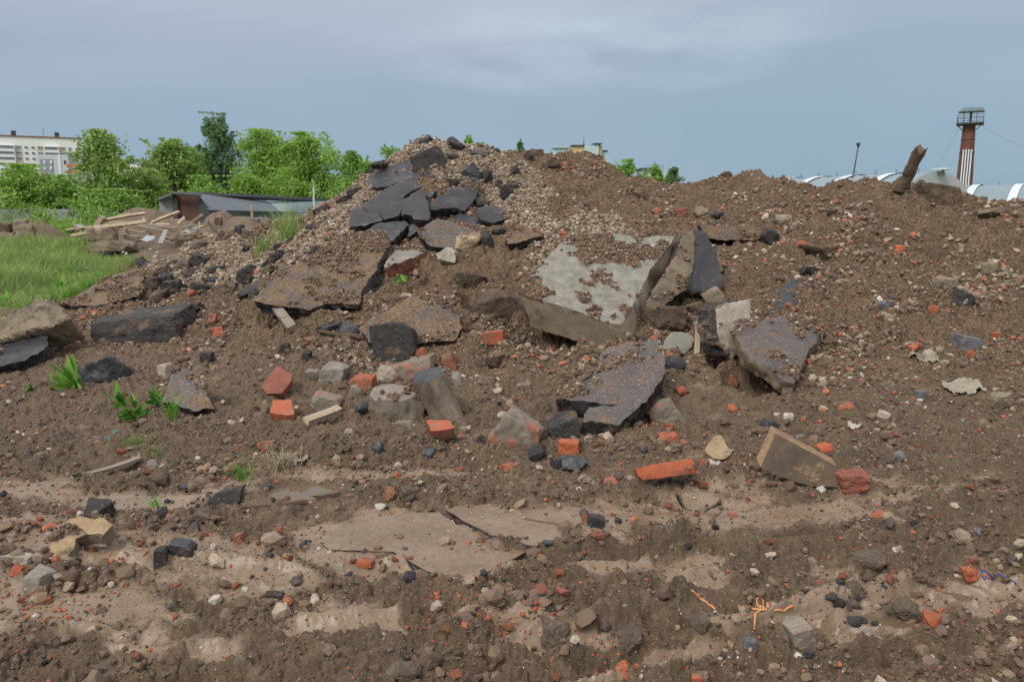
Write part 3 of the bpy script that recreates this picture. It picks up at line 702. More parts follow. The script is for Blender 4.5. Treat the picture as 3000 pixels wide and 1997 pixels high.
def pymesh(name, parts, mats, smooth=False):
    V = []; F = []; M = []
    for i, (v, f) in enumerate(parts):
        mi = 0
        if isinstance(v, tuple) and len(v) == 2 and isinstance(v[1], int): v, mi = v
        o = len(V); V += [tuple(x) for x in v]; F += [tuple(q + o for q in g) for g in f]; M += [mi] * len(f)
    me = bpy.data.meshes.new(name); me.from_pydata(V, [], F)
    for m in (mats if isinstance(mats, (list, tuple)) else [mats]): me.materials.append(m)
    me.polygons.foreach_set('material_index', M); me.polygons.foreach_set('use_smooth', [smooth] * len(F)); me.update()
    return me
def boxv(x0, x1, y0, y1, z0, z1):
    V = [(x, y, z) for z in (z0, z1) for y in (y0, y1) for x in (x0, x1)]
    return V, [(0, 2, 3, 1), (4, 5, 7, 6), (0, 1, 5, 4), (2, 6, 7, 3), (0, 4, 6, 2), (1, 3, 7, 5)]
def recentre(me, parent_loc=None):
    pass
def bar_me(name, L, w, h, mat, seed=0, rag=.0):
    """a sawn plank along local X with slightly split ends"""
    r = random.Random(seed); k = max(4, int(L / .12)); V = []; F = []
    bow = r.uniform(-.012, .012) * L
    for i in range(k + 1):
        t_ = i / k; x = (t_ - .5) * L; b = bow * math.sin(math.pi * t_) * 2
        for (sy, sz) in ((-1, -1), (1, -1), (1, 1), (-1, 1)):
            e = r.uniform(-rag, rag) if i in (0, k) else 0
            V.append((x + e, sy * w / 2 * (1 + r.uniform(-.06, .06)), sz * h / 2 * (1 + r.uniform(-.06, .06)) + b))
    for i in range(k):
        for j in range(4): F.append((i * 4 + j, (i + 1) * 4 + j, (i + 1) * 4 + (j + 1) % 4, i * 4 + (j + 1) % 4))
    F.append((0, 1, 2, 3)); F.append((k * 4 + 3, k * 4 + 2, k * 4 + 1, k * 4))
    return pymesh(name, [(V, F)], mat)
def bar(name, label, cat, a, b_, w, h, mat, roll=0, group=None, seed=None, rag=.03):
    a = Vector(a); b_ = Vector(b_); d = b_ - a
    cnt[0] += 1
    me = bar_me(name, d.length, w, h, mat, seed or cnt[0], rag)
    o = link(name, me, label, cat, group, loc=(a + b_) / 2)
    q = d.to_track_quat('X', 'Z'); o.rotation_euler = (q @ Euler((R(roll), 0, 0)).to_quaternion()).to_euler()
    return o
def G(px, py, up=0.0, ymin=0):
    p = hit(px, py, ymin); p.z += up; return p

# ------------------------------------------------------------------ big slabs and blocks
SN = (0, -.55, .83)
DK = 'dark asphalt slabs on the crest of the heap'
slab('asphalt_slab', 'dark blue-grey asphalt slab highest on the heap, under the angular black block', 'asphalt slab',
     [(1076, 530), (1095, 508), (1122, 492), (1163, 479), (1217, 456), (1230, 490), (1283, 519), (1283, 527), (1230, 532), (1209, 525), (1145, 543), (1102, 550), (1074, 543)], (-.25, -.55, .8), .10, [ASPH, ASPHS], group=DK, lift=.10, dirt=.06)
slab('asphalt_slab', 'largest black asphalt slab, split by long cracks, below the crest', 'asphalt slab',
     [(1028, 610), (1058, 607), (1070, 615), (1082, 622), (1074, 613), (1063, 605), (1084, 582), (1143, 543), (1204, 525), (1224, 531), (1229, 545), (1205, 558), (1184, 572), (1172, 583), (1188, 577), (1208, 564), (1232, 551), (1237, 556), (1253, 592), (1260, 627), (1255, 645), (1219, 641), (1189, 627), (1174, 630), (1178, 612), (1168, 631), (1153, 635), (1127, 642), (1117, 630), (1107, 617), (1113, 631), (1122, 643), (1102, 648), (1064, 661), (1023, 663)], (-.2, -.62, .76), .14, [ASPH, ASPHS], group=DK, lift=.28, rough=.006)
slab('asphalt_slab', 'grey asphalt slab wedged beneath the largest cracked black slab', 'asphalt slab',
     [(1050, 690), (1102, 655), (1150, 646), (1189, 646), (1196, 655), (1184, 671), (1150, 704), (1135, 702), (1127, 690), (1090, 700)], (-.1, -.6, .79), .12, [ASPH, ASPHS], group=DK, lift=.16)
slab('asphalt_piece', 'small upright wedge of asphalt right of the crack below the cracked slab', 'asphalt piece',
     [(1194, 692), (1200, 658), (1214, 656), (1224, 668), (1212, 686)], (-.1, -.75, .65), .1, [ASPH, ASPHS], lift=.15)
slab('asphalt_slab', 'tilted asphalt slab smeared with rust-brown clay near the top', 'asphalt slab',
     [(1255, 605), (1265, 590), (1281, 576), (1319, 559), (1362, 533), (1388, 518), (1402, 524), (1407, 535), (1398, 569), (1384, 592), (1362, 616), (1332, 607), (1281, 612), (1260, 616)], (.15, -.55, .8), .12, [ASPH, ASPHS], group=DK, lift=.2, dirt=.15)
slab('asphalt_slab', 'pale grey asphalt slab with pink chips, below the tilted rusty one', 'asphalt slab',
     [(1222, 676), (1250, 658), (1281, 640), (1321, 650), (1370, 663), (1418, 684), (1420, 716), (1357, 721), (1306, 726), (1262, 722), (1240, 700)], (.1, -.62, .77), .1, [ASPHP, ASPHS], lift=.12, dirt=.05)
chunk('stone_block', 'pointed yellow-brown stone with a white edge poking up beside the pale slab', 'stone', 1365, 708, 74, 66, YELL, boxy=False, cuts=3, rot=-20)
chunk('stone_block', 'crumbly whitish rubble lump below the pointed yellow stone', 'stone', 1318, 748, 70, 50, LIME, rot=25, rough=.09)
chunk('asphalt_block', 'angular black block resting on the highest asphalt slab', 'asphalt block', 1261, 473, 86, 66, ASPHS, rot=24, boxy=True, cuts=4, depth=.3)
for lb, x, y, w, h, r in [('dark stone sitting on the very peak of the heap, left one', 1247, 412, 44, 25, 12), ('dark purple stone on the peak, leaning over a flat grey one', 1325, 413, 36, 24, -35), ('flat dark grey stone on the peak, right of the other two', 1338, 424, 52, 22, -6),
                       ('dark asphalt lump below the peak, at the right of the summit gravel', 1398, 450, 48, 24, -8), ('flat dark asphalt piece lying across the gravel below the peak', 1330, 459, 60, 22, -16),
                       ('round rough black lump above the clay-smeared slab', 1378, 509, 68, 50, 28), ('black chunk touching the right of the round rough lump', 1427, 507, 28, 42, 0), ('dark oval chunk right of the clay-smeared slab', 1414, 589, 46, 36, 25),
                       ('rounded grey-black chunk alone on the gravel, with smaller ones around', 1483, 558, 46, 42, 0), ('small black chunk just left of the rounded one on gravel', 1460, 537, 24, 22, 10), ('small black chunk just right of the rounded one', 1514, 541, 24, 22, 0), ('small dark stone behind the rounded chunk', 1492, 537, 28, 20, 0),
                       ('flat oval asphalt chunk on the upper gravel slope', 1506, 499, 34, 20, 0), ('dark upright lump at the right edge of the pale slab', 1426, 700, 44, 50, 20), ('flat dark piece above the upright lump by the pale slab', 1462, 676, 46, 16, -4),
                       ('dark brick-sized lump on the ridge right of the peak', 1550, 456, 36, 24, 10), ('tiny black stone at the summit skyline', 1222, 407, 14, 10, 0), ('grey chunk left of the clay-smeared slab', 1263, 570, 34, 26, 0), ('upright slate-grey chunk behind the clay-smeared slab', 1331, 533, 36, 34, 10)]:
    chunk('asphalt_chunk', lb, 'asphalt chunk', x, y, w, h, ASPHS if (x + y) % 3 else ASPH, rot=r, rough=.06)
slab('asphalt_slab', 'grey-green flat asphalt piece right of the oval chunk on the gravel', 'asphalt slab', [(1398, 610), (1446, 599), (1472, 615), (1490, 638), (1444, 652), (1405, 640)], (.1, -.6, .8), .06, [ASPH, ASPHS], lift=.08, dirt=.08)
slab('asphalt_slab', 'black wedge of asphalt between the clay-smeared slab and the pale pink-chip slab', 'asphalt slab', [(1319, 640), (1347, 622), (1380, 630), (1408, 644), (1382, 662), (1350, 656)], (-.1, -.6, .75), .07, [ASPH, ASPHS], lift=.12)
slab('asphalt_slab', 'wedge-shaped slab with soil on top, alone on the slope above the concrete block', 'asphalt slab', [(1480, 706), (1498, 652), (1520, 650), (1560, 672), (1592, 690), (1560, 694), (1512, 712), (1490, 714)], (.05, -.45, .85), .17, [ASPHM, ASPHS], lift=.14, dirt=.35)
slab('masonry_slab', 'thick brown slab with an orange painted edge, lying among the muddy slabs', 'slab', [(1124, 780), (1155, 730), (1185, 722), (1236, 720), (1249, 738), (1186, 764), (1127, 784)], (.05, -.3, .95), .25, [CONCG, BRICKR], lift=.22, dirt=.25, extr=(.05, .08, -.24))
slab('asphalt_slab', 'broad soil-covered slab, the largest on the left slope, with a thick right edge', 'asphalt slab',
     [(740, 880), (800, 812), (900, 752), (1000, 707), (1080, 677), (1125, 680), (1142, 712), (1112, 760), (1104, 790), (1085, 812), (1062, 850), (1050, 890), (950, 888), (903, 905), (830, 897)], (.12, -.45, .88), .15, [ASPHM, ASPHS], lift=.15, dirt=.45, dirtdir=(-.6, .6, .2), extr=(.07, .08, -.14))
slab('asphalt_slab', 'muddy pinkish-grey slab below the broad soil-covered one, rounded right edge', 'asphalt slab',
     [(1112, 921), (1206, 865), (1298, 870), (1323, 883), (1325, 914), (1344, 923), (1354, 957), (1334, 996), (1206, 1004), (1079, 1003), (1060, 960), (1084, 931)], (.05, -.6, .8), .12, [ASPHM, ASPHS], lift=.10, dirt=.2)
chunk('asphalt_chunk', 'big upright black chunk in front of the muddy pinkish-grey slab', 'asphalt chunk', 1158, 992, 128, 120, ASPHS, boxy=True, cuts=5, rot=8, depth=.25)
chunk('asphalt_chunk', 'crumpled dark shiny piece left of the upright black chunk', 'asphalt chunk', 1020, 965, 80, 36, ASPH, rot=-12)
chunk('asphalt_chunk', 'long low dark lump left of the crumpled shiny piece', 'asphalt chunk', 955, 958, 80, 30, ASPHS, rot=6)
chunk('mud_boulder', 'mud-caked boulder overhanging a dark hollow left of the concrete block', 'boulder', 1450, 890, 170, 120, MUDR, rot=-28, rough=.08)
chunk('mud_boulder', 'black mud-caked ledge stone above the dark hollow', 'boulder', 1365, 818, 120, 44, MUDR, rot=-6, rough=.1)
chunk('mud_boulder', 'small angular muddy slab under the orange-edged slab', 'boulder', 1228, 832, 62, 26, MUDR, rot=28, boxy=True, cuts=3)
# the large concrete block
slab('concrete_block', 'large grey-green concrete block half buried in soil in the middle of the heap', 'concrete block',
     [(1521, 856), (1554, 806), (1599, 758), (1641, 713), (1690, 690), (1800, 686), (1900, 694), (1985, 680), (1960, 722), (1905, 790), (1868, 868), (1820, 951), (1778, 945), (1703, 915), (1605, 885), (1563, 874)], (.06, -.50, .86), .42, [CONC, CONCT], lift=.28, side=40, jag=.004, edge=.006, dirt=.44, dirtdir=(-.25, .8, .3), extr=(.12, .16, -.36), side_rough=.05, rough=.004)
slab('concrete_kerb', 'long tan kerb piece leaning along the right side of the concrete block', 'kerb piece',
     [(2000, 690), (2032, 669), (2038, 700), (2034, 770), (2010, 845), (1975, 872), (1935, 903), (1905, 920), (1886, 895), (1922, 836), (1955, 786), (1985, 735)], (.3, -.78, .5), .2, [CONCK, ASPHS], lift=.26, dirt=.2, side_rough=.08)
slab('asphalt_slab', 'upright blue-black triangular slab behind the tan kerb piece', 'asphalt slab',
     [(2024, 668), (2070, 678), (2099, 743), (2117, 805), (2119, 832), (2090, 856), (2040, 850), (2000, 850), (2020, 760)], (.15, -.82, .5), .08, [ASPH, CONCT], lift=.2, rough=.003)
chunk('rubble_lump', 'dark mortar lump at the lower end of the tan kerb piece', 'rubble', 1880, 862, 60, 70, MUDR, rot=-20)
chunk('rubble_lump', 'large crumbly soil-covered lump below the tan kerb piece', 'rubble', 1955, 935, 170, 84, MUDR, rot=-14, rough=.12)
chunk('rubble_lump', 'muddy lump right of the crumbly soil-covered one', 'rubble', 2040, 900, 70, 40, MUDR, rot=10, rough=.1)
slab('concrete_beam', 'long dark beam edge jutting out over a black gap on the right slope', 'beam', [(2050, 660), (2130, 661), (2236, 671), (2232, 702), (2155, 703), (2070, 698)], (.1, -.85, .45), .2, [ASPHM, ASPHS], lift=.16, dirt=.2, extr=(.0, .3, .0))
chunk('asphalt_chunk', 'black jagged chunk at the right end of the dark beam', 'asphalt chunk', 2258, 690, 60, 54, ASPHS, rot=-30)
chunk('mud_boulder', 'long mud-covered boulder over a hollow on the right slope', 'boulder', 2402, 728, 100, 50, MUDR, rot=-26, rough=.08)
slab('asphalt_slab', 'flat grey asphalt slab with a notched outline on the right slope', 'asphalt slab', [(2321, 814), (2364, 819), (2357, 845), (2334, 855), (2326, 881), (2357, 881), (2358, 898), (2290, 909), (2237, 919), (2262, 898), (2285, 855), (2298, 835)], (.05, -.5, .86), .07, [ASPH, ASPHS], lift=.09, dirt=.1)
chunk('asphalt_chunk', 'oval black stone just above the notched flat slab', 'asphalt chunk', 2371, 790, 56, 26, ASPHS, rot=-2)
chunk('stone_block', 'smooth grey-brown stone at the foot of the triangular slab', 'stone', 2090, 862, 54, 36, TANR, rot=30, boxy=True, cuts=4)
slab('concrete_block', 'stone block with a pale chipped face and black tar on its left side', 'concrete block', [(2098, 905), (2130, 885), (2199, 876), (2201, 930), (2170, 945), (2158, 1000), (2170, 1035), (2142, 1045), (2108, 1010), (2100, 950)], (.25, -.85, .4), .2, [LIME, ASPHS], lift=.3, dirt=.08, extr=(-.16, .14, -.02), side_rough=.22)
slab('asphalt_slab', 'long wet slab with pink chips sloping down over a dark cavity at right', 'asphalt slab',
     [(2150, 944), (2166, 934), (2230, 937), (2260, 929), (2301, 918), (2332, 924), (2383, 937), (2418, 962), (2368, 1029), (2354, 1080), (2326, 1120), (2293, 1105), (2242, 1067), (2204, 1044), (2171, 1023), (2168, 1003), (2148, 972)], (.28, -.42, .86), .14, [ASPHP, CONCK], lift=.26, dirt=.3, dirtdir=(.5, .7, .2), extr=(-.01, .03, -.14))
slab('concrete_piece', 'smooth greenish concrete plate standing between the tar-sided block and the round black stone', 'concrete piece', [(1941, 1019), (1957, 980), (1974, 967), (2018, 973), (2034, 991), (2028, 1014), (2008, 1036), (1990, 1034), (1985, 1016)], (0, -.8, .6), .06, [CONCG, CONCT], lift=.1, rough=.002)
chunk('asphalt_chunk', 'smooth round black stone beside the wet chipped slab in the middle', 'asphalt chunk', 1976, 1062, 56, 50, ASPH, rot=-25, rough=.03)
slab('asphalt_slab', 'broken wet asphalt slab with pink chips, thick and low in the middle foreground', 'asphalt slab',
     [(1765, 1027), (1788, 1014), (1832, 1001), (1883, 1001), (1908, 992), (1931, 996), (1934, 1014), (1949, 1057), (1951, 1083), (1918, 1146), (1883, 1180), (1811, 1238), (1801, 1241), (1702, 1231), (1717, 1205), (1730, 1192), (1816, 1184), (1740, 1176), (1690, 1174), (1630, 1167), (1628, 1153), (1680, 1128), (1745, 1070)], (.04, -.42, .9), .15, [ASPHP, ASPHS], lift=.17, dirt=.2, dirtdir=(-.7, .3, .1), extr=(-.01, .04, -.15))
chunk('asphalt_chunk', 'jagged black chunk tucked under the left corner of the broken wet slab', 'asphalt chunk', 1650, 1250, 92, 74, ASPHS, rot=5, boxy=True, cuts=5)
chunk('brick', 'bright orange half brick in front of the jagged black chunk', 'brick', 1667, 1307, 62, 38, BRICKC, boxy=True, cuts=3, rough=.06)
chunk('asphalt_chunk', 'flat blue-grey chunk in front of the orange half brick', 'asphalt chunk', 1684, 1350, 88, 44, ASPH, rot=8)
chunk('asphalt_chunk', 'small black lump left of the flat blue-grey chunk', 'asphalt chunk', 1630, 1354, 44, 34, ASPHS)
chunk('asphalt_chunk', 'black crumbly piece right of the mortared orange brick lump', 'asphalt chunk', 1571, 1318, 70, 34, ASPHS)
chunk('masonry_lump', 'tan lump with two bright orange brick faces in the middle foreground', 'masonry lump', 1508, 1266, 132, 108, BRICKM2, boxy=True, cuts=5, rot=-35, rough=.06)
chunk('stone_block', 'pale pointed stone shard behind the orange-faced lump', 'stone', 1475, 1215, 30, 36, LIME, rot=30)
chunk('masonry_lump', 'reddish brick lump with tan mortar leaning on the right of the broken slab', 'masonry lump', 1950, 1198, 80, 76, BRICKM2, boxy=True, cuts=4, rot=35)
chunk('brick', 'orange brick piece above the mortar-covered lump by the broken slab', 'brick', 1998, 1142, 56, 34, BRICK, rot=-10)
# kerb stone lying steeply
slab('kerb_stone', 'rounded dark-topped kerb stone leaning out of the soil beside the brick rubble', 'kerb stone', [(1207, 1106), (1219, 1087), (1255, 1071), (1285, 1071), (1298, 1080), (1292, 1100), (1262, 1118), (1228, 1122), (1210, 1120)], (-.25, -.25, .93), .5, [ASPH, CONCK], lift=.30, extr=(.20, -.10, -.40), side_rough=.10)
# brick and mortar heap
slab('masonry_block', 'mortared double brick block with an orange lower course left of the kerb stone', 'masonry block', [(1080, 1150), (1092, 1133), (1150, 1122), (1218, 1126), (1236, 1160), (1170, 1172), (1092, 1170)], (.02, -.35, .93), .2, [MORT, BRICKM2], lift=.2, dirt=.3, extr=(.01, .0, -.2), side_rough=.12)
chunk('masonry_lump', 'grey mortar lump stuck on the front of the double brick block', 'masonry lump', 1126, 1178, 92, 50, MORT, boxy=True, cuts=4)
chunk('masonry_lump', 'lump with a flat bright orange top above the kerb stone', 'masonry lump', 1212, 1080, 128, 58, BRICKM2, rot=14, boxy=True, cuts=4)
chunk('stone_block', 'whitish curved stone arching up left of the orange-topped lump', 'stone', 1132, 1088, 66, 80, LIME, rot=40, rough=.09)
chunk('brick', 'orange brick end half hidden behind a grey stone', 'brick', 1062, 1126, 66, 54, BRICK, boxy=True, cuts=2, rough=.03)
chunk('stone_block', 'grey mortar stone in front of the half-hidden orange brick end', 'stone', 1040, 1142, 50, 38, MORT, rot=12)
chunk('stone_block', 'grey angular stone with a thin red rim above the rubble at left centre', 'stone', 975, 1092, 74, 66, MORT, boxy=True, cuts=6, rot=-14)
chunk('stone_block', 'smaller grey stone leaning left of the red-rimmed angular one', 'stone', 918, 1090, 40, 36, MORT, rot=20)
slab('brick', 'flat dull red brick with an arched hollow on its face', 'brick', [(764, 1129), (810, 1069), (836, 1083), (856, 1095), (854, 1113), (825, 1150), (780, 1152)], (0, -.62, .78), .065, [BRICKR, BRICKR], lift=.04, rough=.001, jag=.002, side_rough=.05)
slab('brick', 'orange brick lying flat with grey mortar spread on top', 'brick', [(790, 1206), (799, 1168), (853, 1169), (862, 1206), (858, 1212), (825, 1210)], (0, -.35, .93), .075, [BRICKM, BRICK], lift=.06, dirt=.0, jag=.003, side_rough=.06)
chunk('masonry_lump', 'mortared brick lump with an orange corner beside the dark dirt bank', 'masonry lump', 950, 1178, 92, 54, BRICKM2, boxy=True, cuts=5, rot=-12)
chunk('stone_block', 'brown elongated stone left of the mortar-topped orange brick', 'stone', 773, 1194, 26, 50, TANR, rot=-15)
slab('brick', 'orange brick block with mortar top at the foot of the kerb stone', 'brick', [(1247, 1230), (1262, 1225), (1317, 1226), (1332, 1250), (1300, 1256), (1262, 1258)], (0, -.35, .93), .085, [BRICKM, BRICK], lift=.08, jag=.004, side_rough=.07)
chunk('pebble', 'brown glossy pebble beside the mortar-topped orange block', 'pebble', 1357, 1258, 26, 18, TANR, rough=.01, sub=3, rot=-20)
chunk('pebble', 'reddish smooth pebble in front of the brown glossy one', 'pebble', 1349, 1278, 38, 20, BRICKR, rough=.01, sub=3)
chunk('asphalt_chunk', 'black lump left of the orange-faced tan lump', 'asphalt chunk', 1408, 1287, 42, 38, ASPHS)
chunk('stone_block', 'brown wedge stone below the double brick block', 'stone', 1182, 1248, 54, 34, TANR, boxy=True, cuts=4)
chunk('brick', 'dull orange brick end lying below the mud boulder', 'brick', 1446, 983, 66, 30, BRICK, boxy=True, cuts=2, rot=6, rough=.03)
chunk('asphalt_chunk', 'grey-black angular stone in the mud, left of the double brick block', 'asphalt chunk', 1054, 1196, 46, 36, ASPH)
chunk('asphalt_chunk', 'flat grey-blue stone below the boarded rubble', 'asphalt chunk', 1106, 1304, 48, 34, ASPH, rot=-30)
chunk('asphalt_chunk', 'black flat piece over a brown one in the mud at centre', 'asphalt chunk', 1256, 1320, 50, 22, ASPH, rot=-12)
chunk('stone_block', 'white round stone in the mud left of centre', 'stone', 1019, 1262, 28, 18, PEBL, sub=3)
# brick with fully visible long side
slab('brick', 'whole long orange brick lying on its side in the mud right of centre', 'brick', [(1862, 1372), (1915, 1359), (2028, 1342), (2051, 1383), (1985, 1393), (1884, 1406), (1868, 1390)], (.02, -.93, .36), .11, [BRICKC, BRICKC], side=14, dirt=.06, jag=.002, rough=.001, side_rough=.04)
slab('wooden_board', 'wide brown wooden board standing on edge in the mud at right', 'board', [(2229, 1366), (2250, 1319), (2271, 1268), (2360, 1316), (2452, 1365), (2454, 1426), (2377, 1424), (2287, 1396)], (-.03, -.85, .52), .03, [BOARD, WOODO], lift=.17, jag=.002, rough=.001, edge=.0, side_rough=.03, extr=(-.012, .05, .035))
chunk('brick', 'mud-smeared rounded red brick right of the standing wooden board', 'brick', 2500, 1402, 90, 46, BRICKR, boxy=True, cuts=5, rot=4, rough=.09)
chunk('brick', 'vivid orange angular brick chunk above the wooden board', 'brick', 2420, 1308, 52, 42, BRICKC, cuts=5)
slab('stone_block', 'flat ochre stone with brown spots left of the wooden board', 'stone', [(2064, 1317), (2078, 1296), (2091, 1275), (2110, 1274), (2122, 1290), (2130, 1310), (2150, 1312), (2128, 1340), (2085, 1341)], (.0, -.7, .7), .07, [YELL, YELL], lift=.07)
chunk('brick', 'small red brick chunk between the ochre stone and the long brick', 'brick', 2065, 1352, 34, 28, BRICKR)
slab('slate_tile', 'smooth grey slate tile lying behind the wooden board', 'tile', [(2302, 1281), (2350, 1264), (2403, 1256), (2394, 1272), (2320, 1286)], (0, -.2, .98), .02, [SLATE, SLATE], lift=.03, jag=.001, rough=.0005)
chunk('asphalt_chunk', 'dark wrinkled lump left of the slate tile', 'asphalt chunk', 2258, 1240, 60, 30, ASPH, rot=-10)
for lb, x, y, w, h, mt in [('orange fragment at the right slope foot, wide and flat', 2475, 1190, 62, 34, BRICK), ('orange brick flake beneath the twin-lobed black stone', 2738, 906, 44, 26, BRICK), ('tall orange brick chip high on the right slope', 2637, 732, 34, 34, BRICK),
                           ('rounded orange chip at the far right', 2924, 980, 34, 32, BRICK), ('orange piece next to a grey shard at far right', 2845, 1035, 26, 34, BRICK), ('orange flake on the wet chipped slab', 2372, 1058, 30, 24, BRICK), ('small orange chip above the wet chipped slab', 2458, 978, 28, 16, BRICK),
                           ('red chip left of the cavity under the long wet slab', 2150, 1110, 34, 34, BRICKR), ('orange half brick in soil below the cavity', 2150, 1196, 48, 34, BRICK), ('thin orange roof-tile piece near the ridge in the middle', 1575, 678, 24, 14, BRICK), ('pair of red tile shards on the ridge right of the middle', 1998, 622, 38, 28, BRICKR),
                           ('dark-red crumbled brick on the middle ridge', 1922, 617, 30, 20, BRICK), ('red crumb cluster on the concrete block', 1752, 730, 22, 22, BRICK), ('orange chip by the concrete block corner', 1648, 681, 26, 14, BRICK), ('orange chip near the mud boulder on the right slope', 2350, 712, 28, 28, BRICK),
                           ('brick tile slanting in the soil at left, orange with grey back', 617, 935, 28, 46, BRICK), ('pale orange-backed tile beside the slanting one', 640, 970, 40, 36, BRICKM), ('orange pyramid-shaped tile near black lumps at left', 556, 858, 44, 22, BRICK),
                           ('orange piece with muddy top beside tan gravel patch', 775, 882, 46, 26, BRICKM), ('low orange slab piece with a sprout on it', 775, 1300, 66, 26, BRICK), ('orange pebble-like brick left of the sprouting piece', 705, 1306, 30, 16, BRICK), ('flat orange triangle in the mud below the black chunks', 1490, 1368, 72, 40, BRICK),
                           ('orange brick stub standing in mud left of centre', 1139, 1444, 40, 56, BRICK), ('small orange chunk above the standing stub', 1163, 1389, 26, 24, BRICK), ('orange chunk alone on the smooth mud at left', 699, 1575, 38, 34, BRICK), ('finger-shaped orange chip lying in wet mud', 817, 1550, 22, 26, BRICK),
                           ('long flat orange flake below the cracked plate', 1068, 1646, 66, 20, BRICK), ('round-faced orange brick at the left edge', 40, 1676, 66, 46, BRICK), ('orange brick corner resting on the grey wedge', 173, 1640, 38, 50, BRICK), ('flat translucent-looking orange tile near a black lump', 845, 1756, 44, 34, BRICK),
                           ('crumbled bright orange brick heap beside blue wire', 2848, 1674, 60, 46, BRICK), ('orange crumbled brick cluster below the clod ridge', 2740, 1812, 66, 52, BRICK), ('crushed orange brick near the bottom centre', 1828, 1955, 56, 38, BRICK), ('crushed red brick at the bottom edge', 2055, 1984, 60, 28, BRICK),
                           ('orange splinter cluster right of the broken wet slab', 1962, 1282, 66, 34, BRICK), ('orange flake group in front of the broken wet slab', 2008, 1296, 36, 16, BRICK), ('orange chip standing left of the ochre stone', 1960, 1248, 46, 20, BRICK),
                           ('orange chip in a row of three on smooth mud, left one', 305, 1702, 32, 26, BRICK), ('orange chip in a row of three on smooth mud, middle one', 341, 1700, 38, 20, BRICK), ('orange chip in a row of three on smooth mud, right one', 366, 1711, 22, 18, BRICK),
                           ('low pile of orange brick crumbs below the grey wedge', 95, 1738, 66, 28, BRICK), ('orange crumb right of the low crumb pile', 135, 1712, 34, 14, BRICK), ('orange flat chip on smooth mud by black specks', 512, 1712, 30, 14, BRICK)]:
    chunk('brick_piece', lb, 'brick piece', x, y, w * .88, h * .88, BRICKD if (mt is BRICK and (x + y) % 2) else mt, sub=4, cuts=7, boxy=(x % 3 == 0), rough=.09, rot=(x * 7) % 50 - 25)
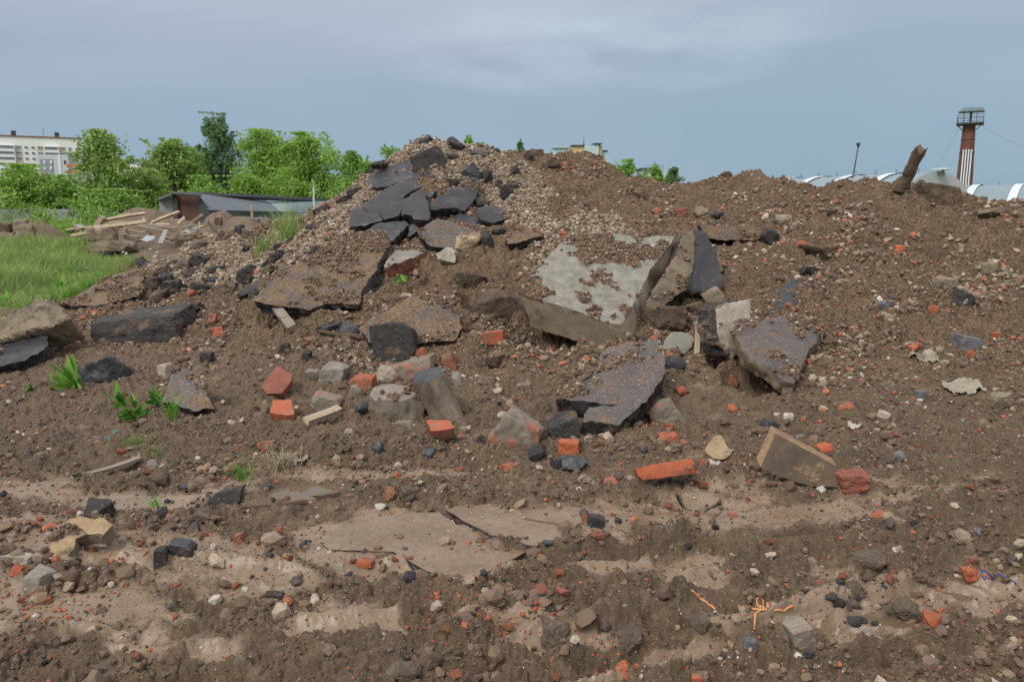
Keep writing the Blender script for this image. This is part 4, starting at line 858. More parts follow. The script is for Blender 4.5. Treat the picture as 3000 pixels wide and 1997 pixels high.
for lb, x, y, w, h, mt, r in [('brown square stone on the right slope above a twin-lobed black one', 2770, 828, 80, 50, TANR, -22), ('twin-lobed black stone on the right slope', 2830, 873, 60, 38, ASPHS, -25), ('cube of tan stone at the far right of the slope', 2902, 784, 42, 30, TANR, 0), ('grey flat slab stone with tan underside at right', 2836, 1000, 66, 38, SLATE, -14),
                          ('pyramid-shaped brown stone at the right edge', 2946, 1166, 76, 62, TANR, 10), ('white egg-shaped pebble on the right slope', 2591, 1214, 30, 24, PEBL, -20), ('white rounded pebble left of the egg-shaped one', 2275, 1213, 18, 10, PEBL, 0), ('bright white crumbly stone below the long wet slab', 2311, 1219, 27, 22, PEBL, 0),
                          ('long grey stone with dark base on the right slope', 2592, 890, 50, 34, SLATE, 8), ('pale flat stone right of the long grey one', 2612, 938, 34, 16, LIME, 0), ('triangular shard of grey slate in the right slope', 2698, 1157, 30, 32, SLATE, 0), ('split grey slate shard at the right slope foot', 2640, 1333, 40, 30, SLATE, -30),
                          ('grey rounded stone on the middle ridge beside red tile', 2055, 618, 44, 30, TANR, -20), ('dark flat stone right of the grey ridge stone', 2105, 630, 40, 20, ASPHS, 0), ('bright white angular stone on the basin slope', 2243, 634, 22, 20, PEBL, 0), ('pinkish flat tile beside the bright white angular stone', 2292, 636, 54, 14, LIME, 0),
                          ('brown boulder low on the ridge shoulder', 1874, 567, 46, 26, MUDR, -28), ('dark brown lump near the ridge top, middle', 1622, 478, 46, 24, MUDR, 0), ('brown clay lump on the skyline right of the gravel', 1578, 450, 36, 26, MUDR, 0), ('small tan stone on the skyline beside the clay lump', 1670, 440, 16, 12, LIME, 0),
                          ('dark lump on the skyline of the middle ridge', 2132, 510, 30, 16, MUDR, 0), ('dark crag on the skyline below the lamp pole', 2462, 543, 40, 20, MUDR, 0), ('black stone dot on the right slope below the skyline', 2435, 622, 20, 16, ASPHS, 0),
                          ('tan boulder lying at the right skyline beside the post', 2762, 566, 120, 50, MUDR, -12), ('flat dark rock at the far right skyline', 2912, 618, 92, 24, ASPHM, 6), ('whitish upright stone near the pink-chip slab at left', 482, 1085, 30, 46, LIME, 10),
                          ('grey square stone lying in the mud left of the straw clump', 445, 1361, 38, 32, MORT, -20), ('small tan stone in mud below the weeds', 390, 1388, 32, 24, TANR, 0), ('rough whitish muddy stone at the left edge', 50, 1632, 92, 34, LIME, 0), ('grey wedge stone beside the round-faced orange brick', 112, 1682, 104, 62, MORT, 0),
                          ('rough black rock on the mud left of centre', 284, 1484, 92, 64, ASPHS, 0), ('black and brown crumbly clod right of the rough black rock', 655, 1458, 104, 60, ASPHS, 15), ('flat black plate half sunk in the mud', 540, 1427, 76, 18, ASPH, -6), ('flat charcoal stone in the smooth mud', 528, 1597, 78, 26, ASPH, -4),
                          ('upright black lump behind an orange chip', 466, 1624, 42, 52, ASPHS, 0), ('small dark lump near the green sprout', 470, 1500, 40, 36, ASPHS, 0), ('black round lump on the soil at left', 188, 1005, 38, 30, ASPHS, 0), ('long black lump in the soil below the boulder at left', 403, 948, 270, 72, ASPHS, 7),
                          ('black ledge stone over a dark gap at left', 550, 905, 106, 42, ASPHS, 8), ('muddy grey stone left of the orange pyramid tile', 468, 862, 64, 36, MUDR, 0), ('grey chunk with a slanting top beside the dandelion', 314, 1078, 124, 84, ASPH, 22), ('grey-white stone on the mud near the bottom centre', 1276, 1775, 40, 34, LIME, 0),
                          ('dark stone leaning at the torn edge of the cracked plate', 1200, 1682, 46, 34, ASPH, -20), ('flat black diamond-shaped stone on wet mud', 1750, 1524, 54, 36, ASPH, -8), ('small black pyramid stone right of the diamond-shaped one', 1811, 1524, 26, 20, ASPHS, 0), ('small brown stone below the diamond-shaped one', 1760, 1567, 24, 14, BRICKR, 0),
                          ('black lump by the small puddle', 1607, 1589, 34, 20, ASPH, 0), ('tan finger-shaped pebble in wet mud', 2141, 1885, 34, 18, YELL, -32), ('grey smooth pebble in wet mud', 2201, 1879, 42, 22, SLATE, -12), ('tan stone near the channel at the bottom', 2014, 1920, 34, 42, TANR, 0),
                          ('upright tan stone in the ruts at right', 2384, 1646, 24, 34, TANR, 0), ('white stone at the foot of the brick stub', 1113, 1481, 38, 18, PEBL, 0), ('white stone pair at the bottom left', 627, 1754, 36, 16, PEBL, 12), ('small white stub on the smooth mud', 717, 1725, 18, 12, PEBL, 0),
                          ('long black lump on mud beside flat orange tile', 798, 1741, 60, 18, ASPHS, -4), ('charcoal oval stone at the bottom left', 125, 1920, 26, 16, ASPH, 0), ('oval black stone on the mud at bottom left', 490, 1777, 26, 14, ASPH, 0), ('blue-grey angular stone in the ruts at far right', 2866, 1551, 34, 26, SLATE, -25),
                          ('brown stone at the edge of the concrete block hollow', 1498, 772, 40, 22, TANR, 0), ('grey stone left of the standing greenish plate', 1880, 992, 40, 22, ASPHS, 0), ('tan rounded stone on the broken wet slab', 1760, 1070, 30, 26, LIME, 0), ('flat orange-tan stone half sunk near the centre hollow', 1534, 1126, 56, 20, TANR, 0),
                          ('dark angular clod on the slope left of the middle hollow', 1448, 1056, 64, 34, MUDR, 0), ('grey wedge with orange edges above the kerb stone', 1235, 1034, 36, 34, BRICKM, 20), ('brown leaning wedge right of the orange-topped lump', 1318, 1054, 36, 54, BRICKR, 25), ('grey lump right of the leaning kerb stone', 1338, 1104, 32, 42, MORT, 0),
                          ('black lump in the dark patch under the left plank', 832, 1016, 30, 28, ASPHS, 0), ('black wedge right of the dark patch lump', 896, 1040, 32, 36, ASPHS, -20), ('pointed black stone on the dark bank at left', 605, 1042, 36, 26, ASPHS, 0)]:
    chunk('stone' if mt not in (ASPH, ASPHS) else 'asphalt_lump', lb, 'stone' if mt not in (ASPH, ASPHS) else 'asphalt lump', x, y, w, h, mt, rot=r, sub=4 if w > 40 else 3, boxy=(w % 3 == 0), cuts=5, rough=.06)
slab('boulder', 'yellow-brown limestone slab half buried in mud at lower left', 'boulder', [(137, 1592), (150, 1556), (175, 1532), (240, 1518), (305, 1514), (322, 1532), (300, 1552), (245, 1556), (215, 1576), (196, 1612), (182, 1640), (150, 1625)], (-.12, -.45, .88), .08, [YELL, TANR], side=14, dirt=.25, rough=.016, edge=.02, jag=.012)
for lb, x, y, w, h in [('upright mud clod by the orange twine strand', 2052, 1818, 58, 66), ('large mud clod left of centre at the bottom right', 1850, 1862, 96, 70), ('biggest mud clod near the bottom, with a chipped crest', 1626, 1858, 108, 110), ('mud clod ridge end beside the crumbled orange cluster', 2660, 1775, 120, 60), ('long cracked mud clod in the ruts at right', 2560, 1640, 150, 50), ('mud clod left of the cracked one in the ruts', 2510, 1722, 80, 44), ('mud clod at the bottom edge, centre', 1180, 1960, 150, 60), ('mud clod at the bottom edge, left', 300, 1950, 130, 46), ('soft mud mound behind the brick stub', 1195, 1446, 50, 60)]:
    chunk('mud_clod', lb, 'mud clod', x, y, w * .9, h * .8, RMUD, rough=.13, cuts=4, round_=1)
for lb, x, y, w, h in [('flat glistening tar piece by the wet channel, upper', 2465, 1762, 50, 20), ('tar piece lying slanted in the wet channel', 2512, 1815, 66, 22), ('small tar flake right of the wood stump', 2568, 1822, 30, 16), ('ragged black tar lump above the wet channel', 2440, 1745, 60, 26), ('thin black tar piece under the ruts', 2610, 1690, 34, 14)]:
    chunk('tar_piece', lb, 'tar piece', x, y, w, h, ASPHS, rot=(x % 30) - 25, rough=.12, cuts=8)
# left group
slab('boulder', 'large tan boulder at the left edge beside the grass', 'boulder', [(-60, 975), (-40, 935), (0, 930), (51, 901), (102, 880), (153, 876), (176, 889), (201, 927), (153, 948), (102, 964), (51, 980), (0, 996), (-50, 1010)], (0, -.72, .68), .35, [TANR, TANR], lift=.2, rough=.03, edge=.05, jag=.012)
slab('asphalt_slab', 'grey slab below the large tan boulder at the left edge', 'asphalt slab', [(-70, 1030), (0, 1003), (51, 982), (102, 975), (135, 980), (140, 1006), (122, 1025), (76, 1050), (0, 1072), (-60, 1080)], (0, -.45, .9), .12, [ASPH, ASPHS], lift=.07, dirt=.2)
slab('asphalt_slab', 'soil-covered slab edge bordering the grass at left', 'asphalt slab', [(184, 890), (250, 846), (339, 802), (408, 784), (420, 800), (420, 843), (408, 868), (300, 892), (215, 896)], (-.1, -.4, .9), .14, [ASPHM, ASPHS], lift=.10, dirt=.5)
slab('asphalt_slab', 'pink-chip slab sunk in soil beside the weeds at left', 'asphalt slab', [(470, 1172), (500, 1098), (513, 1048), (550, 1050), (590, 1110), (605, 1150), (624, 1192), (566, 1200), (520, 1182)], (.05, -.55, .82), .09, [ASPHP, ASPHS], lift=.05, dirt=.25, dirtdir=(.5, .6, .3))
slab('asphalt_slab', 'long narrow asphalt slab edge beside the gravel, left of the broad slab', 'asphalt slab', [(684, 862), (740, 828), (800, 798), (850, 777), (846, 792), (800, 818), (740, 848), (692, 874)], (.1, -.55, .8), .06, [ASPH, ASPHS], lift=.12, dirt=.15)
LBL = 'black asphalt lumps strewn over the left gravel ridge'
for x, y, w, h, r in [(413, 768, 46, 40, 30), (468, 794, 46, 26, 0), (484, 812, 34, 30, 0), (563, 796, 66, 34, 4), (628, 795, 62, 30, -8), (660, 848, 50, 42, 0), (722, 800, 48, 46, -30), (578, 758, 44, 40, -40), (582, 720, 42, 32, 10), (660, 692, 50, 34, 0), (700, 678, 32, 36, 0), (717, 686, 26, 32, 0), (752, 720, 34, 24, 0), (719, 729, 26, 26, 0),
                      (440, 830, 50, 30, 0), (500, 836, 60, 34, 0), (545, 838, 40, 24, 0), (590, 845, 50, 30, 0), (620, 820, 40, 22, 0), (540, 775, 50, 22, 20), (505, 770, 52, 18, 30), (615, 750, 24, 20, 0), (820, 720, 42, 16, 28), (800, 758, 60, 20, 30), (860, 700, 36, 14, 20), (905, 665, 32, 16, 30), (880, 650, 30, 14, 20), (940, 612, 44, 14, 35), (925, 730, 44, 30, 10), (845, 740, 40, 22, 30), (780, 790, 60, 20, 24), (742, 862, 44, 22, 0), (950, 640, 40, 14, 25), (1040, 560, 44, 16, 40), (1085, 500, 60, 22, 38), (1105, 480, 50, 18, 35), (1000, 590, 50, 16, 36)]:
    o = chunk('asphalt_lump', 'fist-sized black asphalt lump on the gravel ridge at left', 'asphalt lump', x, y, w * (.8 + .4 * ((x * 3) % 7) / 7), h, ASPHS if x % 3 else ASPHM, rot=r + (y % 40) - 20, sub=4, group=LBL, cuts=9, rough=.13, boxy=(x % 2 == 0))
slab('asphalt_plate', 'flat mud-coated plate with a torn black front edge, left of the long crack', 'plate', [(950, 1592), (1000, 1540), (1100, 1512), (1200, 1500), (1288, 1500), (1338, 1534), (1395, 1562), (1440, 1586), (1500, 1604), (1540, 1613), (1480, 1650), (1400, 1688), (1330, 1692), (1262, 1675), (1200, 1641), (1150, 1614), (1050, 1609), (965, 1608)], (0, -.005, 1), .014, [PLATE, ASPHS], side=1.5, rough=.0015, edge=.003, jag=.006)
slab('asphalt_plate', 'flat mud-coated plate behind the long crack, right part', 'plate', [(1308, 1490), (1354, 1521), (1407, 1547), (1451, 1571), (1514, 1591), (1570, 1598), (1640, 1572), (1700, 1530), (1660, 1500), (1560, 1484), (1440, 1474), (1340, 1480)], (0, -.005, 1), .014, [PLATE, ASPHS], side=1.5, rough=.0015, edge=.003, jag=.004)
# boards and sticks
bar('wooden_plank', 'stubby grey-brown beam end slanting down in the soil left of centre', 'plank', G(788, 905, .12), G(860, 982, .06), .10, .07, WOODG, 20)
bar('wooden_plank', 'thin brown lath lying flat above the brick rubble', 'plank', G(940, 984, .05), G(1098, 997, .05), .04, .025, WOODD)
bar('wooden_plank', 'split pale board on the mud below the brick rubble', 'plank', G(893, 1254, .05), G(998, 1217, .06), .07, .035, WOODL, 15)
bar('wooden_plank', 'grey lath half sunk in the mud at left', 'plank', G(255, 1395, .01), G(411, 1350, .02), .05, .02, WOODG)
bar('stick', 'brown stick beside the puddle at left', 'stick', G(722, 1492, .015), G(890, 1476, .02), .03, .02, WOODD)
bar('stick', 'short brown stick piece behind the puddle stick', 'stick', G(918, 1465, .015), G(985, 1454, .02), .03, .02, WOODD)
bar('stick', 'rotten wood piece lying in mud at left', 'stick', G(568, 1519, .02), G(642, 1534, .02), .045, .03, WOODD)
bar('stick', 'short splintered wood standing by the greenish plate', 'stick', G(2042, 1034, 0), G(2044, 996, .12), .05, .04, WOODL)
bar('twig', 'thin curved twig on the cracked mud plate', 'twig', G(1536, 1524, .01), G(1634, 1540, .01), .008, .008, WOODD)
chunk('wood_stump', 'splintered wood stump sticking out of the mud at the lower right', 'wood stump', 2345, 1850, 66, 76, WOODG, boxy=True, cuts=2, rot=14, depth=.12, sub=4)
# weathered post on the right crest
pa, pb = G(2650, 560, -.15), None
Yp = pa.y
pc = P(2695, 438, Yp - .25); lo = P(2648, 545, Yp); 
def post():
    ax = (pc - lo); L = ax.length; V = []; F = []; k = 14; nrow = 26
    ux = ax.normalized().cross(Vector((0, 1, 0))).normalized(); uy = ax.normalized().cross(ux)
    for i in range(nrow + 1):
        f = i / nrow
        for j in range(k):
            a = 2 * math.pi * j / k
            r1 = .066 + (.10 * max(0, .35 - f) ** 1 if math.cos(a) * 1 > 0 else 0) + .012 * float(vn([a * 1.4], [f * 9], s=3)[0])
            top = .05 * math.sin(a * 3) * (f > .93)
            V.append(lo - ax * .12 + ax * 1.12 * f + ax.normalized() * top + ux * math.cos(a) * r1 * 1.15 + uy * math.sin(a) * r1 * .7)
    for i in range(nrow):
        for j in range(k): F.append((i * k + j, i * k + (j + 1) % k, (i + 1) * k + (j + 1) % k, (i + 1) * k + j))
    F.append(tuple(range(nrow * k, nrow * k + k)))
    O = lo.copy(); me = pymesh('wooden_post', [([v - O for v in V], F)], WOODD, True); me.set_sharp_from_angle(angle=R(40))
    return link('wooden_post', me, 'thick broken wooden post leaning right on the right crest', 'post', loc=O)
post()
# orange twine, blue wire
def cord(name, label, cat, paths, r, mat):
    O = G(*paths[0][0]); parts = []
    for pl in paths:
        q = [G(x, y, r * 1.4) for x, y in pl]
        # densify
        d = []
        for a, b_ in zip(q[:-1], q[1:]):
            for i in range(5): d.append(a.lerp(b_, i / 5))
        d.append(q[-1])
        zz = [float(hz(p.x, p.y)[0]) + r * 1.2 for p in d]
        for p, z in zip(d, zz): p.z = max(z, p.z * .5 + z * .5)
        parts.append(tube_np([p - O for p in d], r, 6))
    return link(name, pymesh(name, parts, mat, True), label, cat, loc=O)
ORG = plain('orange_twine', (.56, .26, .11), .6); BLU = plain('blue_wire', (.03, .07, .25), .4); TEAL = plain('teal_thread', (.05, .30, .27), .6)
cord('twine', 'knotted orange twine with a loop, lying in the mud at the lower right', 'twine', [[(2165, 1778), (2200, 1785), (2228, 1792)], [(2228, 1792), (2212, 1808), (2209, 1846)], [(2228, 1792), (2216, 1762), (2235, 1762), (2249, 1775), (2250, 1782)], [(2216, 1762), (2238, 1790)], [(2228, 1790), (2247, 1788)]], .0045, ORG)
cord('twine', 'straight short orange twine piece right of the knotted one', 'twine', [[(2267, 1800), (2295, 1797), (2322, 1790)]], .0055, ORG)
cord('twine', 'orange twine strand slanting by a mud clod, left of the knotted one', 'twine', [[(2025, 1742), (2050, 1760), (2075, 1777), (2096, 1791)]], .0055, ORG)
cord('wire', 'thin blue wire curling beside crumbled orange brick', 'wire', [[(2880, 1672), (2872, 1690), (2885, 1703), (2910, 1700)], [(2885, 1672), (2915, 1692), (2945, 1700), (2976, 1722)]], .003, BLU)
cord('thread', 'turquoise plastic thread on the soil below the weeds', 'thread', [[(312, 1288), (325, 1280), (335, 1270), (348, 1268)], [(318, 1284), (322, 1291)]], .004, TEAL)
# ragged cloth
def rag(name, label, px, py, w, h, mat, seed):
    g = hit(px, py); k = g.y / FPX; V = []; F = []; nx, ny = 22, 14
    for j in range(ny):
        for i in range(nx):
            u, v_ = i / (nx - 1) - .5, j / (ny - 1) - .5
            x = g.x + u * w * k; y = g.y - v_ * -.0 + v_ * h * k * 1.6
            V.append((x + .01 * rnd.random(), y, 0))
    V = np.array(V); z = hz(V[:, 0], V[:, 1]) + .02 + .05 * np.abs(fbm(V[:, 0] * 14, V[:, 1] * 5, 4, seed)); V[:, 2] = z
    V -= np.array(g)
    for j in range(ny - 1):
        for i in range(nx - 1):
            if ((i - nx / 2) / (nx / 2)) ** 2 + ((j - ny / 2) / (ny / 2)) ** 2 < 1.0 + .3 * rnd.random(): F.append((j * nx + i, j * nx + i + 1, (j + 1) * nx + i + 1, (j + 1) * nx + i))
    me = mesh_np(name, V, F, mat, True); return link(name, me, label, 'rag', loc=g)
CLO = stone('cloth_muddy', (.24, .20, .15), (.38, .34, .27), 9, .9, .6, smear=.3)
rag('rag', 'crumpled muddy whitish rag draped on the right slope', 2815, 1140, 110, 60, CLO, 5)
rag('rag', 'pale bundled cloth lump above the draped rag', 2705, 1060, 80, 34, CLO, 9)
rag('rag', 'small twisted white plastic strip below the long wet slab', 2500, 1256, 40, 14, PEBL, 13)
rag('rag', 'torn grey-brown sacking on the mud under the straw clump', 850, 1350, 90, 50, CLO, 15)

build_ground()
# ------------------------------------------------------------------ scattered small pieces (individuals) and crumbs (stuff)
PX, PY = proj(XX, YY, ZZ)
vis = (PX > -420) & (PX < 3420) & (PY < 2040) & (PY > 380) & (YY < 13.9) & (YY > 2)
# hidden back slopes: only keep points seen from the eye (running max of elevation along each column)
elv = (ZZ - CAMH) / np.maximum(YY, .5)
run = np.maximum.accumulate(np.where(YY > 1.5, elv, -9), axis=0)
vis &= elv >= run - .012
vis &= turf < .3
vi = np.where(vis.ravel())[0]
XR, YR, ZR, PXR, PYR = (a.ravel() for a in (XX, YY, ZZ, PX, PY))
SMR = smooth.ravel(); GVR = gravm.ravel(); PIR = pile.ravel()
def pick(nn, w):
    w = w / w.sum(); return rng.choice(vi, nn, replace=True, p=w)
def scatter(name, nn, w, smin, smax, mat, sub=1, sig=.45, flat=.75, sink=.25, pw=None):
    ii = pick(nn, w); D, Fc = ICO[sub]; k = len(D)
    s = np.exp(rng.normal(0, sig, nn)) * (smin * smax) ** .5; s = np.clip(s, smin, smax)
    V = np.repeat(D[None], nn, 0) * (1 + rng.normal(0, .13, (nn, k, 1)))
    sc = rng.uniform(.6, 1.15, (nn, 3)) * np.array([1.15, 1, flat])
    V = V * sc[:, None, :] * s[:, None, None]
    # random rotation
    a, b_, c_ = rng.uniform(0, 6.28, nn), rng.normal(0, .5, nn), rng.normal(0, .5, nn)
    ca, sa, cb, sb, cc, sc_ = np.cos(a), np.sin(a), np.cos(b_), np.sin(b_), np.cos(c_), np.sin(c_)
    Rz = np.zeros((nn, 3, 3)); Rz[:, 0, 0] = ca; Rz[:, 0, 1] = -sa; Rz[:, 1, 0] = sa; Rz[:, 1, 1] = ca; Rz[:, 2, 2] = 1
    Rx = np.zeros((nn, 3, 3)); Rx[:, 0, 0] = 1; Rx[:, 1, 1] = cb; Rx[:, 1, 2] = -sb; Rx[:, 2, 1] = sb; Rx[:, 2, 2] = cb
    Ry = np.zeros((nn, 3, 3)); Ry[:, 1, 1] = 1; Ry[:, 0, 0] = cc; Ry[:, 0, 2] = sc_; Ry[:, 2, 0] = -sc_; Ry[:, 2, 2] = cc
    V = np.einsum('nij,nkj->nki', Rx @ Ry @ Rz, V)
    x = XR[ii] + rng.normal(0, .006, nn); y = YR[ii] + rng.normal(0, .006, nn); z = hz(x, y) + s * (.5 - sink)
    V += np.stack([x, y, z], -1)[:, None, :]
    F_ = (Fc[None] + (np.arange(nn) * k)[:, None, None]).reshape(-1, 3)
    me = mesh_np(name, V.reshape(-1, 3), F_, mat, False); return link(name, me, kind='stuff')
W0 = np.ones(len(vi)); gv_ = GVR[vi]; sm_ = SMR[vi]; pi_ = PIR[vi]; py_ = PYR[vi]; px_ = PXR[vi]; yy_ = YR[vi]
pat = np.clip(fbm(XR[vi] * 1.3, YR[vi] * 1.3, 3, 77) + .35, .05, 1)
pat2 = np.clip(fbm(XR[vi] * 2.1, YR[vi] * 2.3, 3, 79) + .2, .02, 1)
scatter('gravel', 30000, gv_ + .0001, .009, .034, GRAV, 1, .4)
scatter('gravel', 22000, (pi_ * (1 - gv_ * .6) + .12) * (1 - sm_ * .8) * pat ** 1.8, .004, .026, MIXG, 1, .5)
scatter('rubble_bits', 9500, (pi_ + .08) * (1 - sm_ * .7) * pat2 ** 2.2, .016, .045, MIXG, 1, .4)
scatter('mud_crumbs', 70000, (1.02 - sm_ * .85) * (yy_ < 6.5) * (.3 + pat2), .0016, .0065, CLOD, 1, .4)
scatter('mud_crumbs', 60000, (1.05 - sm_) * (pi_ * .8 + .5) * pat2, .004, .022, CLOD, 1, .5)
scatter('mud_clods', 900, (1.0 - sm_) ** 2 * (pi_ * .6 + .5) * pat2 * (yy_ < 9), .02, .045, CLOD, 2, .4, sink=.4)
reg = lambda cx, cy, rx, ry: np.clip(1.2 - ((px_ - cx) / rx) ** 2 - ((py_ - cy) / ry) ** 2, 0, 1)
scatter('brick_crumbs', 2600, reg(1450, 1790, 260, 130) + reg(1780, 1900, 200, 80) + reg(130, 1730, 220, 70) * .6 + reg(1950, 1290, 160, 60) + reg(2850, 1680, 70, 40) * 3 + reg(2740, 1815, 60, 40) * 3 + .03, .002, .014, BCR, 1, .5)
scatter('tar_crumbs', 1500, reg(2540, 1740, 130, 110) + reg(1500, 1740, 160, 90) * .6 + reg(560, 860, 240, 80) * .8 + reg(600, 1480, 200, 60) * .6 + .02, .003, .02, ASPHS, 1, .5)
scatter('grit', 16000, (1 - pi_ * .9) * (.35 + pat), .0018, .011, GRIT, 1, .5)
tp = np.concatenate([q for q, _ in TOP if len(q)])
def sprinkle(name, nn, smin, smax, mat):
    ii = rng.integers(0, len(tp), nn); D, Fc = ICO[1]; k = len(D); s = np.exp(rng.normal(0, .45, nn)) * (smin * smax) ** .5
    V = np.repeat(D[None], nn, 0) * (1 + rng.normal(0, .14, (nn, k, 1))) * rng.uniform(.6, 1.2, (nn, 1, 3)) * s[:, None, None] + (tp[ii] + np.array([0, 0, 1]) * s[:, None] * .35 + rng.normal(0, .01, (nn, 3)) * [1, 1, 0])[:, None]
    link(name, mesh_np(name, V.reshape(-1, 3), (Fc[None] + (np.arange(nn) * k)[:, None, None]).reshape(-1, 3), mat), kind='stuff')
sprinkle('soil_crumbs', 6500, .004, .016, CLOD); sprinkle('gravel', 3500, .005, .018, MIXG)
def individuals(name, label, cat, group, protos, nn, w, smin, smax):
    w = w * ((px_ > -40) & (px_ < 3040))
    w = w * (1 - ((px_ > 2130) & (px_ < 2345) & (py_ > 1735) & (py_ < 1870))) * (1 - ((px_ > 2865) & (py_ > 1660) & (py_ < 1740)))
    ii = pick(nn, w)
    for q, i in enumerate(ii):
        p = protos[q % len(protos)]
        o = p if q < len(protos) else p.copy()
        if q >= len(protos): COL.objects.link(o)
        s = min(smax, max(smin, math.exp(rnd.gauss(0, .4)) * (smin * smax) ** .5))
        o.scale = (s, s, s); o.location = (XR[i], YR[i], ZR[i] + s * .18)
        o.rotation_euler = (rnd.uniform(-.6, .6), rnd.uniform(-.6, .6), rnd.uniform(0, 6.28))
        o['label'] = label; o['category'] = cat; o['group'] = group
def protos(name, mats, k, boxy, dims=(1, .75, .55)):
    L = []
    for i in range(k):
        cnt[0] += 1; me = chunk_me(name, [x * rnd.uniform(.75, 1.15) for x in dims], cnt[0], mats[i % len(mats)], 3, 4, boxy, .08)
        L.append(link(name, me))
    return L
bw = (1.2 - pi_ * .5) * pat2 * (.4 + sst(1000, 1400, py_)) * (1 - gv_) + .0001
individuals('brick_fragment', 'small loose orange brick fragment among the crumbs', 'brick fragment', 'small orange brick fragments scattered over mud and soil', protos('brick_fragment', [BRICK, BRICKD, BRICKR, BRICKD], 12, True), 290, bw, .016, .055)
individuals('asphalt_fragment', 'small loose black asphalt fragment in the soil', 'asphalt fragment', 'small black asphalt fragments scattered over mud and soil', protos('asphalt_fragment', [ASPHS, ASPH], 8, False), 230, pat * (1 - gv_ * .5), .016, .055)
individuals('limestone_fragment', 'small loose pale stone in the soil', 'stone fragment', 'small pale stones scattered over the heap', protos('limestone_fragment', [LIME, PEBL, TANR, LIME], 8, False), 250, (pi_ + .12) * pat, .018, .052)

#@@PART3
# ------------------------------------------------------------------ plants
def leaves_np(C, size, seed, dirs=None, aspect=1.6, droop=0):
    """C: (n,3) centres -> pointed leaf quads of random attitude"""
    r = np.random.default_rng(seed); n_ = len(C)
    a = r.normal(0, 1, (n_, 3)); 
    if dirs is not None: a = a * .5 + dirs
    if droop: a[:, 2] -= droop
    a /= np.linalg.norm(a, axis=1)[:, None]
    b_ = np.cross(a, r.normal(0, 1, (n_, 3))); b_ /= np.linalg.norm(b_, axis=1)[:, None] + 1e-9
    s = size * r.uniform(.6, 1.3, n_)[:, None]
    V = np.stack([C - a * s * aspect * .5, C + b_ * s * .38, C + a * s * aspect * .5, C - b_ * s * .38], 1)
    F = np.arange(n_ * 4).reshape(n_, 4)
    return V.reshape(-1, 3), F
def tree(label, px, pyt, hw, Y, mat, seed, kind='round', bark=None, n=6500, leaf=.24, name='tree', group='trees behind the heap', low=0.0, pybase=None):
    r = np.random.default_rng(seed)
    top = P(px, pyt, Y); H = top.z; x0 = top.x; rw = hw / FPX * Y
    root = bpy.data.objects.new(name, None); COL.objects.link(root); root.location = (x0, Y, 0)
    root['label'] = label; root['category'] = 'tree'; root['group'] = group
    clumps = []; tips = []
    nb = 34 if kind != 'birch' else 40
    for i in range(nb):
        f = (i + r.random()) / nb; z = H * (low + (1 - low) * (.10 + .86 * f))
        if kind == 'bush': z *= r.uniform(.62, 1.0)
        if kind == 'birch': wd = rw * (1.0 - .78 * f) * (.55 + .45 * min(1, f * 4 + .4))
        elif kind == 'bush': wd = rw * max(0.05, 1 - (f * .97) ** 1.7) * 1.2
        else: wd = rw * (max(.04, 1 - (f * .97) ** 2.6) ** .6) * (.72 + .28 * min(1, f * 3))
        a = r.uniform(0, 6.283); q = wd * r.uniform(.35, 1.0)
        c = np.array([math.cos(a) * q, math.sin(a) * q * .8, z]); tips.append(c)
        m_ = 4
        for j in range(m_):
            cc = c * np.array([1 - .22 * j, 1 - .22 * j, 1]) + r.normal(0, rw * .09, 3)
            rad = min(rw, 4.0) * r.uniform(.08, .27) * (1 if kind != 'birch' else .7)
            clumps.append((cc, rad))
    C = []; n = int(n * 1.8); leaf *= .78
    per = n // (len(clumps) + 14)
    for cc, rad in clumps:
        q = r.normal(0, 1, (per, 3)); q /= np.linalg.norm(q, axis=1)[:, None]; q *= (r.random((per, 1)) ** .45) * rad
        if kind == 'birch': q[:, 2] = -np.abs(q[:, 2]) * 2.6 + rad * .5; q[:, :2] *= .75
        C.append(cc + q * np.array([1.25, 1.25, .85 if kind != 'birch' else 1]))
    # upright sprigs that break the outline
    for i in range(44):
        c = clumps[r.integers(len(clumps))][0]; top_ = c[2] > H * .45
        ln = min(rw, 4) * r.uniform(.2, .55) * (1.0 if top_ else .5); k = max(8, per // 3)
        tt = r.random((k, 1)); dv = np.array([r.normal(0, .3), r.normal(0, .3), 1.0]); dv /= np.linalg.norm(dv)
        C.append(c + dv * tt * ln * 1.5 + r.normal(0, 1, (k, 3)) * rw * .05 * (1.25 - tt))
    C = np.concatenate(C); C[:, 2] = np.clip(C[:, 2], .2, H * 1.03)
    V, F = leaves_np(C, leaf, seed, droop=1.2 if kind == 'birch' else 0)
    link('crown', mesh_np('crown', V, F, mat, False), parent=root)
    parts = []; tr = rw * .05 + .05
    path = [Vector((math.sin(k_ * 1.7 + seed) * .05 * rw, 0, H * k_ / 6 * .88)) for k_ in range(7)]
    parts.append(tube_np(path, [tr * (1.1 - k_ / 6.5) for k_ in range(7)], 7))
    for c in tips[::2]:
        z0 = max(.3, c[2] * .55); a = Vector((0, 0, z0)); e = Vector(c); mdp = a.lerp(e, .5) + Vector((0, 0, -.04 * H * .3))
        parts.append(tube_np([a, mdp, e], [tr * .45, tr * .25, tr * .08], 4))
    link('trunk', pymesh('trunk', parts, bark or BARK, True), parent=root)
    return root
